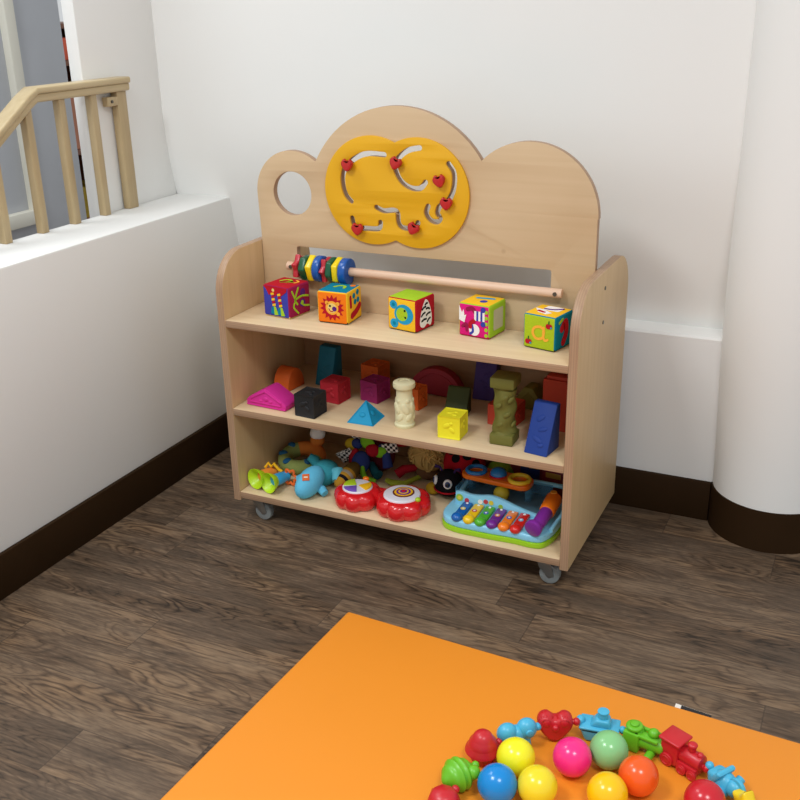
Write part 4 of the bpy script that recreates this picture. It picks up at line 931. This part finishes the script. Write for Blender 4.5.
# blue bow bead
mb = MB()
mb.add(pball(0.019, 0.016, 0.019), SBB, T(-0.018, 0, 0.033)); mb.add(pball(0.019, 0.016, 0.020), SBB, T(0.018, 0, 0.035)); mb.add(pball(0.016, 0.015, 0.016), SBB, T(0, 0, 0.028))
mb.add(pprism([(-0.026, 0), (0.026, 0), (0.022, 0.026), (-0.022, 0.026)], 0.022, 0.004), SBB, T(0, 0.011, 0) @ XZ); mb.add(pcyl(0.007, 0.007, 0.006, 18, 0.002), SBB, T(0.018, -0.015, 0.036) @ RX(90))
knob(mb, SBB, 0.035, 1, 0.034)
bead(mb, 1.268, -1.053, 40, 'sky blue double-humped snap bead between the red cupcake and red heart beads')
# red heart bead
mb = MB(); ht = smooth([(0, 0.0), (0.010, 0.004), (0.024, 0.020), (0.031, 0.036), (0.026, 0.049), (0.014, 0.053), (0.0, 0.044), (-0.014, 0.053), (-0.026, 0.049), (-0.031, 0.036), (-0.024, 0.020), (-0.010, 0.004)], 3, True)
mb.add(pprism(ht, 0.030, 0.007, 3), SBR, T(0, 0.015, 0) @ XZ); mb.add(pball(0.015, 0.017, 0.015), SBR, T(-0.016, 0, 0.040)); mb.add(pball(0.015, 0.017, 0.015), SBR, T(0.016, 0, 0.040))
mb.add(pball(0.006, 0.006, 0.006), SBR, T(0, -0.016, 0.034)); knob(mb, SBR, 0.034, 1, 0.036)
bead(mb, 1.322, -1.004, 22, 'red heart-shaped snap bead behind the pink ball')
# blue boat
mb = MB(); hull = [(-0.024, 0), (0.020, 0), (0.030, 0.022), (0.032, 0.028), (-0.032, 0.028), (-0.034, 0.024)]
mb.add(pprism(hull, 0.034, 0.006, 3), SBB, T(0, 0.017, 0) @ XZ); mb.add(pbox(0.070, 0.040, 0.005, 0.0024), SBB, T(0, 0, 0.029)); mb.add(pprism([(-0.018, 0), (0.022, 0), (0.016, 0.016), (-0.006, 0.016)], 0.026, 0.004), SBB, T(0, 0.013, 0.030) @ XZ)
mb.add(pcyl(0.0095, 0.0085, 0.016, 22, 0.002), SBB, T(0.005, 0, 0.051)); mb.add(pcyl(0.0105, 0.0105, 0.004, 22, 0.0015), SBB, T(0.005, 0, 0.058)); mb.add(pball(0.008, 0.01, 0.008), SBB, T(-0.034, 0, 0.032)); knob(mb, SBB, 0.036, 1, 0.026)
bead(mb, 1.395, -0.972, 8, 'sky blue boat-shaped snap bead behind the mint green ball')
# green aeroplane
mb = MB(); mb.add(pbox(0.030, 0.036, 0.038, 0.004), SBG, T(-0.014, 0, 0.020)); mb.add(pcyl(0.015, 0.015, 0.008, 28, 0.003), SBG, T(-0.014, 0, 0.043)); mb.add(pcyl(0.008, 0.008, 0.006, 20, 0.002), SBG, T(-0.014, 0, 0.048))
mb.add(pcyl(0.015, 0.013, 0.046, 26, 0.004), SBG, T(0.020, 0, 0.022) @ RY(90)); mb.add(pbox(0.044, 0.007, 0.006, 0.002), SBG, T(0.012, -0.012, 0.036)); mb.add(pbox(0.044, 0.007, 0.006, 0.002), SBG, T(0.012, 0.012, 0.036)); mb.add(pball(0.010, 0.010, 0.009), SBG, T(0.020, 0.004, 0.040))
mb.add(pcyl(0.0075, 0.0075, 0.060, 18, 0.002), SBG, T(0.022, 0, 0.0078) @ RX(90)); knob(mb, SBG, 0.043, 1, 0.030)
bead(mb, 1.469, -0.971, -10, 'lime green aeroplane-shaped snap bead next to the red train bead')
# red train
mb = MB(); mb.add(pbox(0.034, 0.036, 0.042, 0.003), SBR, T(-0.020, 0, 0.026)); mb.add(pbox(0.042, 0.042, 0.006, 0.0025), SBR, T(-0.020, 0, 0.050)); mb.add(pbox(0.044, 0.034, 0.014, 0.003), SBR, T(0.012, 0, 0.013))
mb.add(pcyl(0.0145, 0.0145, 0.040, 26, 0.003), SBR, T(0.016, 0, 0.028) @ RY(90)); mb.add(pcyl(0.006, 0.007, 0.014, 20, 0.001), SBR, T(0.014, 0, 0.046)); mb.add(pball(0.0085, 0.0085, 0.005), SBR, T(0.014, 0, 0.054)); mb.add(pball(0.006, 0.006, 0.006), SBR, T(0.030, 0, 0.042))
for wx, wr in ((-0.022, 0.0125), (0.008, 0.0095), (0.028, 0.0095)):
    for s_ in (-1, 1):
        mb.add(pcyl(wr, wr, 0.005, 24, 0.0012), SBR, T(wx, s_*0.0195, wr) @ RX(90)); mb.add(ptorus(wr*0.6, 0.0012, 20, 8), SBR, T(wx, s_*0.022, wr) @ RX(90))
knob(mb, SBR, 0.040, 1)
bead(mb, 1.545, -0.984, -24, 'red train-shaped snap bead with wheels and chimney')
# blue helicopter-like bead
mb = MB(); mb.add(pball(0.024, 0.018, 0.020), SBB, T(0, 0, 0.022)); mb.add(pball(0.016, 0.015, 0.016), SBB, T(0.022, 0, 0.026)); mb.add(pbox(0.026, 0.032, 0.030, 0.006), SBB, T(-0.012, 0, 0.022) @ RY(-10)); mb.add(pbox(0.010, 0.040, 0.030, 0.004), SBB, T(-0.006, 0, 0.034) @ RY(30))
mb.add(pcyl(0.0075, 0.0075, 0.026, 18, 0.002), SBB, T(0.010, -0.018, 0.018) @ RX(60)); mb.add(pcyl(0.0075, 0.0075, 0.026, 18, 0.002), SBB, T(0.010, 0.018, 0.018) @ RX(-60)); mb.add(pball(0.0075, 0.0075, 0.0075), SBB, T(-0.034, 0, 0.030)); mb.add(pcyl(0.017, 0.017, 0.007, 26, 0.002), SBB, T(0.026, 0, 0.030) @ RX(90))
knob(mb, SBB, 0.038, 1)
bead(mb, 1.617, -1.019, -35, 'sky blue rounded snap bead between the red train and the yellow bead')
mb = MB(); st_ = star(0, 0, 0.030, 0.017, 5); mb.add(pprism(smooth(st_, 2, True), 0.022, 0.005), SBY, T(0, 0.011, 0.026) @ XZ); mb.add(pball(0.014, 0.015, 0.014), SBY, T(0, 0, 0.024)); knob(mb, SBY, 0.028, 1)
bead(mb, 1.657, -1.062, -45, 'yellow snap bead at the lower right end of the arc', 0.0)

# ------------------------------------------------------------------ lights, sky, camera
def area(name, loc, size, power, color=(1, 0.97, 0.92), rot=(0, 0, 0)):
    l = bpy.data.lights.new(name, 'AREA'); l.shape = 'RECTANGLE'; l.size, l.size_y = size; l.energy = power; l.color = color
    o = bpy.data.objects.new(name, l); COL.objects.link(o); o.location = loc; o.rotation_euler = rot; return o
area('overhead_light', (0.25, -2.3, 2.65), (0.6, 0.6), 41, (0.95, 0.985, 1.0))
area('overhead_light', (2.3, -2.3, 2.65), (0.6, 0.6), 32, (0.95, 0.985, 1.0))
area('overhead_light', (-0.6, -0.9, 2.6), (0.6, 0.6), 14, (0.95, 0.985, 1.0))  # made-up fill, added to brighten the hall and its grey door; no real lamp
w = bpy.data.worlds.new('World'); SC.world = w; w.use_nodes = True
bg = w.node_tree.nodes['Background']; bg.inputs['Color'].default_value = (0.95, 0.98, 1.0, 1); bg.inputs['Strength'].default_value = 0.64
SC.view_settings.view_transform = 'Standard'; SC.view_settings.look = 'None'; SC.view_settings.exposure = 0.0; SC.view_settings.gamma = 1.0

cam = bpy.data.cameras.new('Camera'); co = bpy.data.objects.new('Camera', cam); COL.objects.link(co)
yaw, pitch, roll, fpx = 0.4502, -0.3821, -0.0214, 1008.36
cy_, sy_, cp, sp2, cr, sr = math.cos(yaw), math.sin(yaw), math.cos(pitch), math.sin(pitch), math.cos(roll), math.sin(roll)
fwd = Vector((-sy_*cp, cy_*cp, sp2)); rt = Vector((cy_, sy_, 0)); up = rt.cross(fwd)
r2 = cr*rt + sr*up; u2 = -sr*rt + cr*up
Mc = Matrix((r2, u2, -fwd)).transposed().to_4x4(); Mc.translation = (1.7148, -2.4204, 1.2778)
co.matrix_world = Mc
cam.sensor_width = 36; cam.sensor_fit = 'HORIZONTAL'; cam.lens = 36*fpx/800; cam.clip_start = 0.02
SC.camera = co
